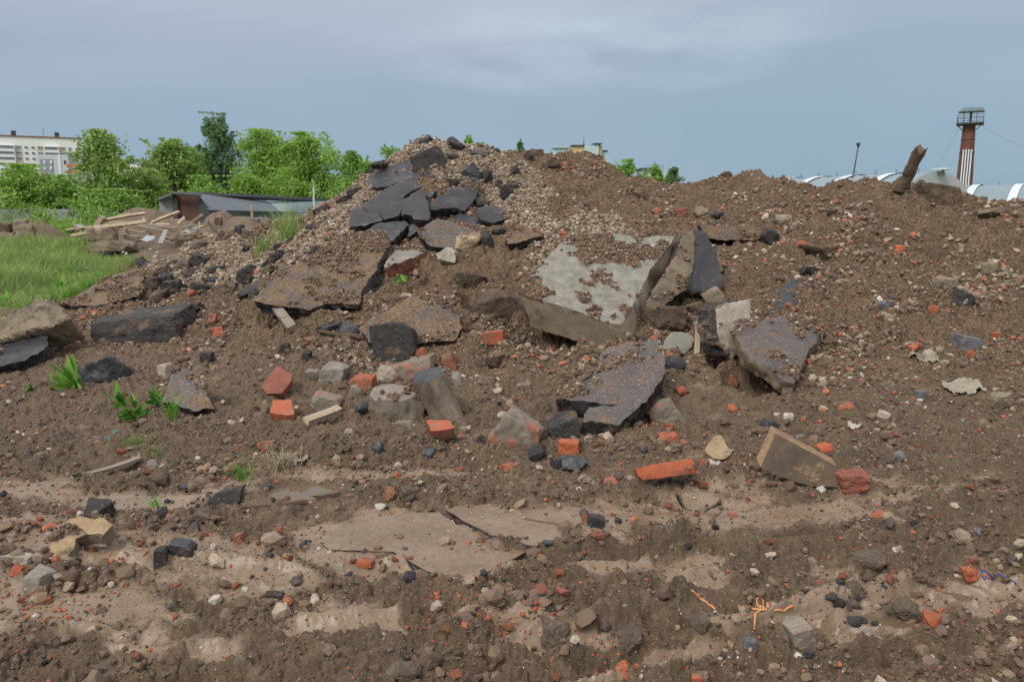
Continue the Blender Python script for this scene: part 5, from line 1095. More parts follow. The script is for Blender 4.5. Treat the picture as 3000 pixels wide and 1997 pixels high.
TB = [('low bright green bushy tree at the left edge before the flats', 60, 488, 185, 62, L_BR, 'bush', None, 7500, .22),
      ('olive tree with airy upper branches in front of the white block', 292, 390, 120, 66, L_OL, 'round', None, 7000, .24),
      ('mid-green bushy tree between the left edge and the airy olive tree', 195, 520, 150, 63, L_MD, 'bush', None, 7000, .22),
      ('dense green bush tree below the airy olive one', 330, 560, 190, 61, L_MD, 'bush', None, 7500, .22),
      ('green tree between the airy olive one and the birch', 505, 420, 105, 76, L_OL, 'round', None, 7500, .26),
      ('tall drooping birch, the darkest and highest tree of the row', 640, 342, 115, 80, L_DK, 'birch', BIRCH, 9000, .22),
      ('bright tree right of the birch with a leafy spike on top', 765, 392, 95, 78, L_BR, 'round', None, 8000, .26),
      ('broad bright green tree behind the corrugated roof', 905, 398, 120, 76, L_BR, 'round', None, 9000, .26),
      ('green tree at the right end of the row, against the heap', 1035, 452, 75, 80, L_MD, 'round', None, 6000, .26),
      ('low green tree filling the gap under the birch', 590, 520, 110, 66, L_MD, 'bush', None, 6000, .22),
      ('low leafy tree behind the shed roof, left part', 720, 500, 120, 70, L_BR, 'bush', None, 6500, .22),
      ('bright green tree filling the gap left of the birch', 560, 440, 90, 84, L_MD, 'round', None, 6000, .26),
      ('bright tree crowded between two taller ones over the corrugated roof', 835, 430, 90, 84, L_MD, 'round', None, 6500, .26),
      ('olive tree behind the small pale far building', 440, 500, 100, 70, L_OL, 'bush', None, 6500, .24),
      ('low bright tree in front of the shed roof line, right part', 850, 500, 130, 72, L_BR, 'bush', None, 7000, .22),
      ('small slender tree left of the gravel slope', 1085, 480, 50, 84, L_MD, 'round', None, 4500, .26),
      ('low dark green tree beside the gravel slope', 1010, 520, 90, 72, L_MD, 'bush', None, 5000, .22)]
for i, (lb, px, py, hw, Y, mt, kd, bk, n_, lf) in enumerate(TB): tree(lb, px, py, hw * (1.25 if px > 400 else 1.08), Y, mt, 40 + i, kd, bk, n_, lf)
# tops seen over the heap
for i, (lb, px, py, hw, mt, kd) in enumerate([('slim green treetop left of the peak, over the gravel slope', 1150, 432, 60, L_MD, 'round'), ('leafy treetop just right of the peak stones', 1372, 402, 34, L_BR, 'round'), ('small treetop sprigs further right of the peak', 1425, 424, 34, L_BR, 'round'),
                                            ('feathery birch top over the right shoulder of the gravel', 1524, 408, 38, L_DK, 'birch'), ('brightest yellow-green treetop in the dip of the ridge', 1835, 474, 55, L_BR, 'round'), ('bright low tree at the bottom of the dip', 1880, 500, 50, L_BR, 'bush'),
                                            ('dark pointed trees before the far roof, left one', 1925, 488, 42, L_MD, 'round'), ('dark pointed trees before the far roof, right one', 1972, 496, 40, L_DK, 'round')]):
    tree(lb, px, py, hw, 84 + i * 2, mt, 70 + i, kd, None, 4500, .28, group='treetops showing over the heap')
def shrub(label, px, pyb, w, h, Y, mat, seed, n_=900, leaf=.12):
    r = np.random.default_rng(seed); b0 = P(px, pyb, Y); b0.z = float(hz(b0.x, Y)[0]); k = Y / FPX; w *= k; h *= k
    root = bpy.data.objects.new('shrub', None); COL.objects.link(root); root.location = b0; root['label'] = label; root['category'] = 'shrub'; root['group'] = 'shrubs before the grey fence'
    q = r.normal(0, 1, (n_, 3)) * np.array([w * .25, w * .2, h * .22]) + np.array([0, 0, h * .45]); q[:, 2] = np.clip(q[:, 2], .05, h * 1.1)
    V, F = leaves_np(q, leaf, seed); link('foliage', mesh_np('foliage', V, F, mat), parent=root)
    parts = [tube_np([Vector((0, 0, -.1)), Vector((r.normal(0, w * .1), 0, h * .4)), Vector((r.normal(0, w * .25), r.normal(0, w * .1), h * .9))], [.03, .02, .008], 4) for _ in range(6)]
    link('stem', pymesh('stem', parts, BARK), parent=root)
for i, a in enumerate([('bright shrub before the grey fence, near the woodpile', 175, 680, 90, 55, 50, L_BR), ('green shrub hanging over the grey fence', 105, 650, 80, 60, 58, L_MD), ('leafy shrub behind the white panel of the woodpile', 290, 670, 100, 90, 52, L_MD),
                       ('green shrub between the airy tree and the earth mound', 350, 650, 90, 80, 50, L_BR), ('small green sapling against the rusty shed wall', 533, 608, 34, 40, 44, L_BR), ('bright shrub right of the fence end', 215, 670, 70, 50, 49, L_BR)]): shrub(*a, seed=300 + i)

# ------------------------------------------------------------------ grass field
def blades(name, bx, by, bz, h, wd, seed, mat, kind='stuff', bend=.35, **kw):
    r = np.random.default_rng(seed); n_ = len(bx); a = r.uniform(0, 6.283, n_); l = r.normal(0, bend, (n_, 2)) * h[:, None]
    dx, dy = np.cos(a) * wd * .5, np.sin(a) * wd * .5
    b0 = np.stack([bx, by, bz], -1); sd_ = np.stack([dx, dy, 0 * dx], -1)
    m_ = b0 + np.stack([l[:, 0] * .3, l[:, 1] * .3, h * .55], -1); tp = b0 + np.stack([l[:, 0], l[:, 1], h * (1 - .12 * np.abs(l).sum(1) / h)], -1)
    V = np.stack([b0 - sd_, b0 + sd_, m_ + sd_ * .8, m_ - sd_ * .8, tp], 1).reshape(-1, 3)
    o = np.arange(n_)[:, None] * 5
    F = np.concatenate([o + np.array([[0, 1, 2]]), o + np.array([[0, 2, 3]]), o + np.array([[3, 2, 4]])]).reshape(-1, 3)
    V0 = V.copy(); c = kw.pop('loc', None)
    if c is not None: V0 = V - np.array(c)
    return link(name, mesh_np(name, V0, F, mat), kind=kind, loc=c, **kw)
gi = rng.uniform(0, 1, (75000, 2)); gpx = -120 + gi[:, 0] * 620; gpy = 676 + gi[:, 1] ** 1.0 * 270
t_ = (CAMH) / -( -SP + (CY - gpy) / FPX * CP); gxx = (gpx - CX) / FPX * t_; gyy = t_ * (CP + (CY - gpy) / FPX * SP)
edge_ = np.interp(gyy, [0, 10.2, 11.5, 13, 16, 22, 30, 60], [-.9, -.62, -.545, -.47, -.44, -.47, -.53, -.5]) + .03 * fbm(gxx * 1.1, gyy * 1.1, 3, 5)
ok = (gxx / gyy < edge_) & (gyy > 9.8) & (gyy < 48); gxx, gyy = gxx[ok], gyy[ok]
hh_ = (.15 + .2 * sst(11, 17, gyy)) * rng.uniform(.4, 1.7, len(gxx)) * (.75 + 1.1 * fbm(gxx * .8, gyy * .35, 3, 8))
blades('grass', gxx, gyy, hz(gxx, gyy), np.maximum(hh_, .05), .006 + gyy * .0006, 5, GRS)
# rows of dandelion clocks and dry stems in the meadow
for q, (px, py, h) in enumerate([(72, 775, .30), (255, 775, .26), (233, 785, .2), (178, 745, .3), (442, 760, .34), (462, 762, .3), (480, 742, .4), (372, 770, .34), (362, 755, .3)]):
    g = hit(px, py + h * 150 if False else min(py + 45, 830)); 
    root = bpy.data.objects.new('dandelion', None); COL.objects.link(root); root.location = g
    root['label'] = 'dandelion gone to a white seed head on the meadow edge'; root['category'] = 'flower'; root['group'] = 'dandelion clocks in the meadow'
    link('stem', pymesh('stem', [tube_np([Vector((0, 0, -.02)), Vector((.01, 0, h * .5)), Vector((.02, 0, h))], .003, 4)], STRAW), parent=root)
    D, Fc = ICO[1]; link('seed_head', mesh_np('seed_head', D * .022 * (1 + rng.normal(0, .1, (len(D), 1))), Fc, PEBL), parent=root, loc=(.02, 0, h + .015))
def tuft(name, label, cat, px, py, w, hgt, nb, mat, seed, wd=.006, bend=.35, ymin=0, group=None):
    g = hit(px, py, ymin); r = np.random.default_rng(seed); k = g.y / FPX
    bx = g.x + r.normal(0, .28, nb) * w * k; by = g.y + r.normal(0, .2, nb) * w * k
    return blades(name, bx, by, hz(bx, by) - .01, hgt * r.uniform(.5, 1.1, nb), wd, seed, mat, kind=None, bend=bend, label=label, cat=cat, group=group, loc=tuple(g))
tuft('grass_tuft', 'tall green grass clump at the back edge of the gravel slope', 'grass', 842, 696, 70, .62, 170, GRS, 3, .007, .28)
tuft('grass_tuft', 'smaller green grass clump below the tall one on the gravel', 'grass', 768, 742, 50, .34, 90, GRS, 4, .01, .3)
tuft('grass_tuft', 'fresh green grass blades bending by the straw clump', 'grass', 712, 1400, 50, .17, 34, WEED, 5, .006, .6)
tuft('grass_tuft', 'long bent grass blades hanging by the pink-chip slab at left', 'grass', 500, 1225, 34, .24, 26, WEED, 6, .008, .5)
tuft('grass_tuft', 'small yellow-green grass tuft under the weeds at left', 'grass', 400, 1300, 90, .07, 60, WEED, 7, .006, .9)
tuft('grass_tuft', 'tiny grass tuft with a grey pebble left of the weeds', 'grass', 452, 1335, 50, .08, 30, WEED, 8, .006, .9)
tuft('grass_tuft', 'green sprout beside the small dark lump', 'grass', 455, 1482, 24, .08, 14, WEED, 9, .010, .7)
tuft('straw_clump', 'clump of dry straw and roots in the mud by the puddle', 'straw', 830, 1370, 90, .17, 130, STRAW, 10, .005, .8)
tuft('straw_clump', 'dry twiggy straw under the black lump in the middle foreground', 'straw', 1420, 1322, 70, .10, 30, STRAW, 11, .003, .9)
tuft('straw_clump', 'dry roots hanging from the sod by the pink-chip slab', 'straw', 548, 1200, 34, .08, 30, STRAW, 12, .004, .9)
tuft('straw_clump', 'bent dry stalks on the right slope by the long grey stone', 'straw', 2545, 905, 24, .10, 10, STRAW, 13, .005, .4)
for i, (x, y) in enumerate([(150, 895), (215, 870), (95, 905), (255, 848), (300, 830)]):
    tuft('grass_tuft', 'lush grass tuft overhanging the slab edge at the meadow border', 'grass', x, y, 60, .22, 70, WEED if i % 2 else GRS, 20 + i, .010, .5, group='lush tufts along the meadow border')
# broad-leaved weeds
def weed(label, px, py, leaves, mat, seed, stem_h=0.0):
    g = hit(px, py); r = random.Random(seed); k = g.y / FPX
    root = bpy.data.objects.new('weed', None); COL.objects.link(root); root.location = g; root['label'] = label; root['category'] = 'weed'
    W_ = max(abs(q[0]) for q in leaves); H_ = max(q[1] for q in leaves)
    extra = [(r.uniform(-W_, W_) * .9, r.uniform(.1, .65) * H_, 1, r.uniform(.12, .2) * H_, r.uniform(0, .3) * H_) for _ in range(9 if H_ > 40 else 0)]
    for (dx, dy, L, wd, z0) in list(leaves) + extra:
        e = Vector((dx * k, -.03 + r.uniform(-.09, .05), dy * k)); a = Vector((r.uniform(-3, 3) * k, r.uniform(-.02, .02), z0 * k)); d = e - a; n_ = 7; V = []; F = []
        sd_ = d.cross(Vector((0, 1, .3))).normalized(); bw_ = wd * k
        for i in range(n_ + 1):
            t_ = i / n_; w_ = bw_ * (math.sin(math.pi * min(1, t_ * .93 + .05)) ** .8) * .5 * (1 + .12 * (-1) ** i)
            c = a + d * t_ + Vector((0, -.3 * bw_ * math.sin(math.pi * t_), 0)); V += [c - sd_ * w_, c + Vector((0, .25 * w_, 0)), c + sd_ * w_]
        for i in range(n_):
            for j in range(2): F.append((i * 3 + j, i * 3 + j + 1, i * 3 + j + 4, i * 3 + j + 3))
        link('leaf', pymesh('leaf', [(V, F)], r.choice([mat, WEED2, WEED3]), True), parent=root)
    if stem_h: link('stem', pymesh('stem', [tube_np([Vector((0, 0, -.02)), Vector((0, -.01, stem_h * k))], .004, 5)], mat), parent=root)
weed('dandelion plant with tall upright leaves beside the slanting grey chunk', 222, 1140, [(2, 108, 1, 26, 0), (-10, 106, 1, 20, 10), (-22, 84, 1, 16, 5), (-62, 84, 1, 16, 12), (-70, 50, 1, 22, 8), (-40, 62, 1, 22, 4), (-20, 54, 1, 18, 0), (-42, 6, 1, 24, 6), (14, 66, 1, 14, 4), (24, 40, 1, 10, 2), (-58, 28, 1, 18, 4)], WEED, 1)
weed('small low weed left of the dandelion', 92, 1142, [(-16, 18, 1, 9, 0), (16, 22, 1, 9, 0), (2, 26, 1, 9, 0), (-14, 2, 1, 8, 2), (16, 2, 1, 8, 2), (0, 12, 1, 8, 0)], WEED, 2)
weed('weed with a round top leaf in the patch right of the dandelion', 362, 1195, [(-16, 84, 1, 20, 10), (6, 58, 1, 22, 8), (-32, 48, 1, 10, 10), (-30, 12, 1, 10, 4), (2, 36, 1, 14, 0), (14, 32, 1, 12, 0), (-10, 24, 1, 8, 0)], WEED, 3)
weed('bushy pointed-leaf weed in the middle of the patch', 398, 1225, [(-8, 78, 1, 16, 30), (24, 64, 1, 14, 34), (10, 84, 1, 14, 30), (-20, 50, 1, 14, 20), (34, 44, 1, 18, 20), (-38, 14, 1, 14, 6), (12, 10, 1, 14, 6), (-16, 22, 1, 14, 8), (26, 26, 1, 14, 10), (40, 26, 1, 16, 10), (-28, 2, 1, 12, 2), (52, 28, 1, 14, 10), (0, 44, 1, 12, 14)], WEED, 4, 60)
weed('weed with torn upright leaves against the pink-chip slab', 462, 1185, [(-6, 50, 1, 18, 0), (4, 66, 1, 12, 8), (26, 56, 1, 9, 10), (-18, 22, 1, 10, 0), (8, 34, 1, 16, 0)], WEED, 5)
weed('two-leaved sprig hanging below the orange-edged slab', 1175, 828, [(-18, 2, 1, 10, 20), (20, 6, 1, 12, 24), (24, 14, 1, 9, 22), (-14, -4, 1, 8, 16)], WEED, 6, 24)
weed('tiny yellow-green sprig at the top edge of the broad soil-covered slab', 950, 738, [(-20, 2, 1, 8, 4), (8, 12, 1, 9, 2), (18, 6, 1, 8, 2), (-6, 10, 1, 8, 0)], WEED, 7)
weed('three-leaved seedling growing on the low orange brick piece', 776, 1300, [(-6, 26, 1, 10, 6), (8, 24, 1, 10, 6), (4, 14, 1, 8, 2), (-18, -8, 1, 8, 2)], WEED, 8)
for i, (x, y, s) in enumerate([(185, 838, 1.0), (160, 872, .9), (285, 815, .8), (20, 880, .9), (200, 800, .8)]):
    weed('dock plant at the meadow edge, ' + ['tallest with two upright leaves', 'low beside the tan boulder', 'by the soil-covered slab edge', 'at the very left above the boulder', 'half hidden in grass behind the tallest'][i], x, y + 20, [(-14 * s, 50 * s, 1, 16 * s, 0), (10 * s, 56 * s, 1, 20 * s, 0), (34 * s, 36 * s, 1, 18 * s, 2), (-34 * s, 30 * s, 1, 18 * s, 2), (24 * s, 8 * s, 1, 16 * s, 2), (-24 * s, 8 * s, 1, 14 * s, 0)], WEED, 30 + i)

# ------------------------------------------------------------------ background things
M_PANEL = plain('panel_white', (.80, .80, .77), .8, var=.08); M_PANELB = plain('panel_bluish', (.45, .56, .58), .8, var=.10); M_BEIGE = plain('panel_beige', (.60, .50, .42), .8, var=.1); M_BROWN = plain('cornice_brown', (.26, .13, .07), .8)
M_GLASS = plain('window_glass', (.07, .085, .10), .5, var=.5, sc=.5); M_GREY = plain('panel_grey', (.25, .26, .28), .8, var=.05); M_LGREY = plain('panel_light_grey', (.46, .47, .48), .8, var=.05); M_ORANGE = plain('panel_orange', (.48, .17, .06), .8); M_YELL = plain('panel_yellow', (.56, .40, .22), .8, var=.1)
M_DARK = plain('dark_metal_and_shadow', (.05, .052, .055), .6); M_STEEL = plain('steel_roof', (.20, .275, .30), .45, var=.18); M_WHITE = plain('white_strip', (.60, .66, .69), .5, var=.08); M_FELT = plain('roof_felt', (.115, .135, .155), .75, var=.25, sc=1); M_CORR = plain('corrugated_sheet', (.27, .34, .35), .5, var=.25, sc=1)  # the dark metal colour also serves the shed's painted shadow sheet
M_RUST = plain('rusty_wall', (.115, .05, .04), .85, var=.45, sc=1.5); M_BLUE = plain('blue_paint', (.02, .14, .38), .5, var=.15); M_FENCE = plain('fence_concrete', (.27, .265, .25), .85, var=.22, sc=.6); M_WALLW = plain('peeling_wall', (.42, .42, .40), .85, var=.25, sc=.8)
M_TBRICK = plain('tower_brick', (.16, .058, .036), .85, var=.35, sc=1.2)
def emp(name, label, cat, loc, rz=0, group=None):
    o = bpy.data.objects.new(name, None); COL.objects.link(o); o.location = loc; o.rotation_euler = (0, 0, rz); o['label'] = label; o['category'] = cat
    if group: o['group'] = group
    return o
def bx(name, par, mat, *b):
    return link(name, pymesh(name, [boxv(*q) for q in b], mat), parent=par)
# white panel block of flats, far left: s runs along the facade
A_, B_ = P(-420, 384, 330), P(316, 412, 372)
def facade(label, cat, A_, B_, H, dep=14):
    d = Vector((B_.x - A_.x, B_.y - A_.y, 0)); r = emp('apartment_building' if cat == 'apartment block' else 'building', label, cat, (A_.x, A_.y, 0), math.atan2(d.y, d.x)); return r, d.length
ab, LEN = facade('long white panel apartment block with a brown cornice, far left', 'apartment block', A_, B_, 38)
HT = P(0, 394, 345).z
bx('wall', ab, M_PANEL, (0, LEN, 0, 14, 0, HT)); bx('cornice', ab, M_BROWN, (-.3, LEN + .3, -.35, 14.3, HT, HT + .55))
def s_of(px):   # where the ray of px meets the facade line
    r = ray(px, 450); d = B_ - A_; den = r[0] * d.y - r[1] * d.x
    t_ = (r[0] * A_.y * -1 + r[1] * A_.x) / den; return t_ * LEN
FL = 16.3 / FPX * 345
for px, w, kind in [(20, 36, 'b'), (-150, 36, 'b'), (-60, 12, 'w'), (-90, 8, 'w'), (-30, 12, 'w'), (55, 12, 'w'), (78, 8, 'w'), (98, 8, 'w'), (120, 12, 'w'), (152, 34, 'b'), (184, 12, 'w'), (206, 8, 'w'), (226, 8, 'w'), (270, 22, 'b'), (300, 10, 'w')]:
    s = s_of(px); ww = w / FPX * 350
    if kind == 'b':
        bx('bay', ab, M_PANEL, (s - ww / 2 - .4, s + ww / 2 + .4, -1.2, 0, 0, HT - 3.6))
    if w in (12, 10): bx('panel_strip', ab, M_BEIGE, (s - ww * .75, s + ww * .75, -.12, -.01, 0, HT - 3.6))
    for f in range(8):
        z1 = HT - 3.9 - f * FL; z0 = z1 - FL * (.50 if kind == 'b' else .42)
        y0 = -1.2 if kind == 'b' else -.12
        if z0 < 12: break
        wi = bx('window', ab, M_WHITE, (s - ww / 2, s + ww / 2, y0 - .12, y0 - .01, z0, z1))
        k = 8 if kind == 'b' else 2
        bx('pane', wi, M_GLASS, *[(s - ww / 2 + ww * (j + .14) / k, s - ww / 2 + ww * (j + .86) / k, y0 - .2, y0 - .125, z0 + .2, z1 - .15) for j in range(k)])
for px in (42, 170, 296): bx('roof_vent', ab, M_DARK, (s_of(px) - .9, s_of(px) + .9, 5, 7, HT + .55, HT + 3.0))
for px in (3, 132): bx('aerial', ab, M_DARK, (s_of(px) - .08, s_of(px) + .08, 3, 3.2, HT + .5, HT + 5))
def simple_building(label, name, Y, parts, group=None):
    x0 = P(parts[0][1], 500, Y).x; r = emp(name, label, 'building', (x0, Y, 0), 0, group)
    for pn, xa, xb, ya, yb, mt, dy0, dy1 in parts:
        a = P(xa, ya, Y); b_ = P(xb, yb, Y); bx(pn, r, mt, (a.x - x0, b_.x - x0, dy0, dy1, max(0, b_.z), a.z))
    return r
simple_building('grey modern building in front of the white apartment block', 'building', 250, [('wall', 107, 215, 453, 640, M_LGREY, 0, 12), ('wall_panel', 117, 170, 466, 640, M_GREY, -.2, -.01), ('window', 129, 136, 470, 480, M_WHITE, -.4, -.21), ('window', 148, 155, 470, 480, M_WHITE, -.4, -.21), ('window', 129, 136, 488, 497, M_WHITE, -.4, -.21), ('window', 148, 155, 488, 497, M_WHITE, -.4, -.21), ('side_wall', 177, 186, 455, 640, M_WHITE, -.2, -.01), ('window', 187, 194, 470, 480, M_GLASS, -.2, -.01), ('orange_band', 196, 232, 482, 489, M_ORANGE, -.3, -.01), ('orange_band', 196, 232, 500, 507, M_ORANGE, -.3, -.01), ('roof_rail', 180, 213, 446, 449, M_DARK, 2, 3)])
simple_building('small pale far building between the first trees', 'building', 300, [('wall', 340, 380, 478, 640, M_BEIGE, 0, 10), ('wall_wing', 380, 421, 483, 640, M_PANEL, 0, 10), ('chimney_block', 422, 434, 466, 640, M_BEIGE, -1, 9)])
mb = simple_building('pale blue panel tower block with a yellow recess, behind the middle ridge', 'building', 200, [('wall', 1622, 1690, 431, 640, M_PANELB, 3, 14), ('yellow_wall', 1674, 1712, 428, 640, M_YELL, 0, 14), ('roof_edge', 1673, 1713, 425, 428, M_DARK, -.4, 14), ('wall', 1712, 1742, 427, 640, M_PANELB, -.6, 14), ('wall', 1737, 1749, 424, 640, M_PANELB, -1.6, 14), ('balcony_recess', 1750, 1759, 428, 640, M_YELL, -1, 14), ('wall', 1760, 1779, 443, 640, M_PANELB, 0, 14), ('roof_edge', 1736, 1761, 421.5, 424, M_DARK, -2, 14), ('roof_edge', 1760, 1780, 440.5, 443, M_DARK, -.3, 14.3), ('roof_edge', 1621, 1674, 428.5, 431, M_LGREY, 2.5, 14.3), ('roof_hut', 1680, 1700, 422, 425, M_LGREY, 4, 8), ('chimney', 1713.5, 1716.5, 414, 427, M_DARK, 4, 5), ('aerial', 1714.6, 1715.3, 396, 414, M_DARK, 4.2, 4.4), ('aerial', 1650, 1650.6, 419, 429, M_DARK, 5, 5.2), ('window', 1723, 1728, 452, 466, M_LGREY, -.8, -.61), ('window', 1730, 1736, 453, 467, M_LGREY, -.8, -.61), ('balcony', 1748, 1760, 466, 472, M_LGREY, -2, -1.01), ('lower_recess', 1749, 1760, 473, 500, M_BROWN, -1.2, -1.01), ('window', 1764, 1768, 462, 484, M_LGREY, -.2, -.01), ('window', 1771, 1775, 464, 486, M_LGREY, -.2, -.01)])
b2 = simple_building('far rooftop with aerial scaffolding peeping over the dark pointed trees', 'building', 210, [('wall', 1882, 1911, 496, 640, M_LGREY, 0, 10), ('roof_edge', 1878, 1914, 492, 496, M_DARK, -.5, 10.5), ('wall', 1911, 1950, 500, 640, M_PANELB, 2, 12), ('window', 1890, 1900, 500, 504, M_GLASS, -.2, -.01), ('aerial', 1926, 1927.4, 473, 500, M_DARK, 4, 4.3), ('rail', 1898, 1953, 482, 483, M_STEEL, 4, 4.2), ('rail', 1915, 1950, 488, 489, M_STEEL, 4, 4.2)] + [('rail_post', x, x + .8, 481, 500, M_STEEL, 4, 4.2) for x in (1899, 1910, 1920, 1934, 1943, 1952)])
# concrete fence at left
fz = P(100, 612, 60).z
fe = emp('concrete_fence', 'grey concrete panel fence behind the meadow at left', 'fence', (P(-250, 640, 60).x, 60, 0))
fx0 = P(-250, 640, 60).x; xe = P(270, 640, 60).x - fx0; k = 0; x = 0
while x < xe:
    bx('panel', fe, M_FENCE, (x + .03, x + 2.97, 0, .14, 0, fz - .02 * (k % 2))); bx('post', fe, M_FENCE, (x - .1, x + .03, -.06, .2, 0, fz + .05)); x += 3.0; k += 1
gt = emp('metal_gate', 'dark metal gate frame at the end of the concrete fence', 'gate', (P(272, 640, 58).x, 58, 0)); bx('gate_leaf', gt, M_DARK, (0, .35, 0, .1, 0, 1.7)); bx('gate_leaf', gt, plain('tin_grey', (.10, .13, .15)), (.4, 3.6, 0, .05, 0, 1.35))
# shed
sh = emp('shed', 'long low shed with felt and corrugated roof and a rusty end wall', 'shed', P(600, 620, 47)); sh.location.z = 0; so = Vector(sh.location)
def quad(name, par, mat, pp, th=.06, off=(0, 0, 0)):
    V = [Vector(p) - so for p in pp]; n_ = (V[1] - V[0]).cross(V[3] - V[0]).normalized() * th
    V = V + [v - n_ for v in V]
    return link(name, pymesh(name, [(V, [(0, 1, 2, 3), (7, 6, 5, 4), (0, 4, 5, 1), (1, 5, 6, 2), (2, 6, 7, 3), (3, 7, 4, 0)])], mat), parent=par)
def pz(px, z, Y):
    p = P(px, 620, Y); p.z = z; return p
quad('end_wall', sh, M_FENCE, [pz(466, 0, 46), pz(506, 0, 46), P(506, 575, 46), P(466, 586, 46)])
quad('corner_post', sh, M_DARK, [pz(504, 0, 45.8), pz(518, 0, 45.8), P(518, 564, 45.8), P(504, 566, 45.8)])
quad('rusty_wall', sh, M_RUST, [pz(518, 0, 46), pz(586, 0, 46), P(586, 572, 46), P(518, 568, 46)])
quad('gable_shadow', sh, M_DARK, [pz(583, 0, 45.9), pz(622, 0, 45.5), P(615, 614, 45.5), P(578, 568, 45.9)])  # dark sheet standing in for the triangular shadow beside the rusty wall
quad('roof_edge', sh, M_DARK, [P(462, 586, 45.5), P(512, 566, 45.5), P(512, 562, 46.5), P(462, 580, 46.5)])
quad('roof_edge', sh, M_DARK, [P(500, 567, 45.4), P(590, 573, 45.4), P(590, 564, 45.6), P(505, 561, 45.6)])
quad('front_wall', sh, M_WALLW, [pz(620, 0, 46.0), pz(708, 0, 51), P(708, 619, 51), P(620, 617, 46.0)])
quad('front_wall', sh, plain('wall_bluegrey', (.30, .35, .40), .8, var=.2), [pz(708, 0, 51), pz(885, 0, 60), P(885, 622, 60), P(708, 620, 51)])
quad('felt_roof', sh, M_FELT, [P(613, 616, 45), P(826, 621, 56), P(772, 578, 60), P(580, 568, 49)])
# corrugated part
def corr(par, a, b_, c_, d_, n_, mat, nm):
    V = []; F = []
    for i in range(n_ + 1):
        t_ = i / n_; lo_ = Vector(a).lerp(Vector(b_), t_); hi_ = Vector(d_).lerp(Vector(c_), t_); z = .06 * (i % 2)
        for f in (0, .5, 1): 
            p = lo_.lerp(hi_, f) + Vector((0, -z * .5, z)) - so; V.append(p)
    for i in range(n_):
        for j in range(2): F.append((i * 3 + j, i * 3 + 3 + j, i * 3 + 4 + j, i * 3 + 1 + j))
    return link(nm, pymesh(nm, [(V, F)], mat), parent=par)
corr(sh, P(822, 621, 55.5), P(888, 626, 60), P(963, 592, 68), P(772, 578, 60), 60, M_CORR, 'corrugated_roof')
quad('ridge_cap', sh, M_DARK, [P(575, 570, 49), P(955, 589, 68), P(955, 581, 68.2), P(575, 562, 49.2)], .3)
quad('eave_board', sh, M_DARK, [P(610, 620, 44.9), P(826, 624, 55.4), P(826, 620, 55.4), P(610, 615, 44.9)], .05)
bc = emp('cabin', 'small cabin with a bright blue door at the right end of the shed', 'cabin', (P(882, 620, 50).x, 50, 0)); w_ = 1 / FPX * 50
bx('wall', bc, M_GREY, (0, 12 * w_, 0, 2, 0, 1.5)); bx('door', bc, M_BLUE, (12 * w_, 45 * w_, 0, 2, 0, 1.48)); bx('roof_strip', bc, M_BLUE, (0, 46 * w_, -.08, 2, 1.5, 1.64))
po = emp('pole', 'thin white pole standing before the corrugated roof', 'pole', (P(919, 620, 42).x, 42, 0)); link('shaft', pymesh('shaft', [tube_np([Vector((0, 0, 0)), Vector((.02, 0, 1.6)), Vector((.05, 0, P(922, 548, 42).z))], .045, 6)], M_WHITE), parent=po); link('branch_tip', pymesh('branch_tip', [tube_np([Vector((.05, 0, P(922, 548, 42).z)), Vector((.0, 0, P(921, 524, 42).z))], [.04, .03], 6)], WOODL), parent=po)
bar('wooden_stake', 'short pale stake standing behind the right earth mound', 'stake', pz(738, .4, 34), P(738, 603, 34), .12, .08, WOODL)
# hangars
def hangar(label, A_, B_, rad, k, stripes, endwall=True):
    d = Vector((B_.x - A_.x, B_.y - A_.y, 0)); L = d.length; r = emp('hangar', label, 'hangar', ((A_.x), (A_.y), 0), math.atan2(d.y, d.x), 'arched steel hangars behind the right crest')
    V = []; F = []; n_ = 28; m_ = int(L / .45)
    H = A_.z
    for i in range(m_ + 1):
        rr = 1 + .006 * (i % 2)
        for j in range(n_ + 1):
            a = math.pi * j / n_; V.append((L * i / m_, -math.cos(a) * rad * rr, math.sin(a) * H * rr))
    for i in range(m_):
        for j in range(n_): F.append((i * (n_ + 1) + j, (i + 1) * (n_ + 1) + j, (i + 1) * (n_ + 1) + j + 1, i * (n_ + 1) + j + 1))
    link('arched_roof', pymesh('arched_roof', [(V, F)], M_STEEL, False), parent=r)
    for f in stripes:
        V = []; F = []
        for j in range(n_ + 1):
            a = math.pi * j / n_
            for x in (0, .8): V.append((L * f + x, -math.cos(a) * (rad * 1.02 + .03), math.sin(a) * (H * 1.02 + .03)))
        for j in range(n_): F.append((j * 2, j * 2 + 1, j * 2 + 3, j * 2 + 2))
        link('skylight_strip', pymesh('skylight_strip', [(V, F)], M_WHITE), parent=r)
    q = 0
    while q < L: bx('roof_vent', r, M_GREY, (q, q + .12, -.06, .06, H, H + .45)); q += 2.1
    if endwall:
        V = [(L + .05, -math.cos(math.pi * j / n_) * rad * 1.02, math.sin(math.pi * j / n_) * H * 1.02) for j in range(n_ + 1)]
        link('end_wall', pymesh('end_wall', [(V, [tuple(range(n_ + 1))])], M_LGREY), parent=r)
    return r
h1 = hangar('nearer grey arched hangar with white skylight strips, behind the post', P(2250, 527, 86), P(2750, 509, 70), 6.2, 0, [.18, .36, .56, .78])
h2 = hangar('second arched hangar at the far right edge', P(2800, 545, 92), P(3420, 541, 80), 7.5, 0, [.10, .32, .55, .8], False)
bx('cap_vent', h1, M_WHITE, (18.5, 19.7, -.6, .6, P(2775, 502, 70).z + .1, P(2775, 502, 70).z + .25)); bx('vent_pipe', h1, M_GREY, (19.0, 19.2, -.1, .1, 4.6, P(2775, 502, 70).z + .1))
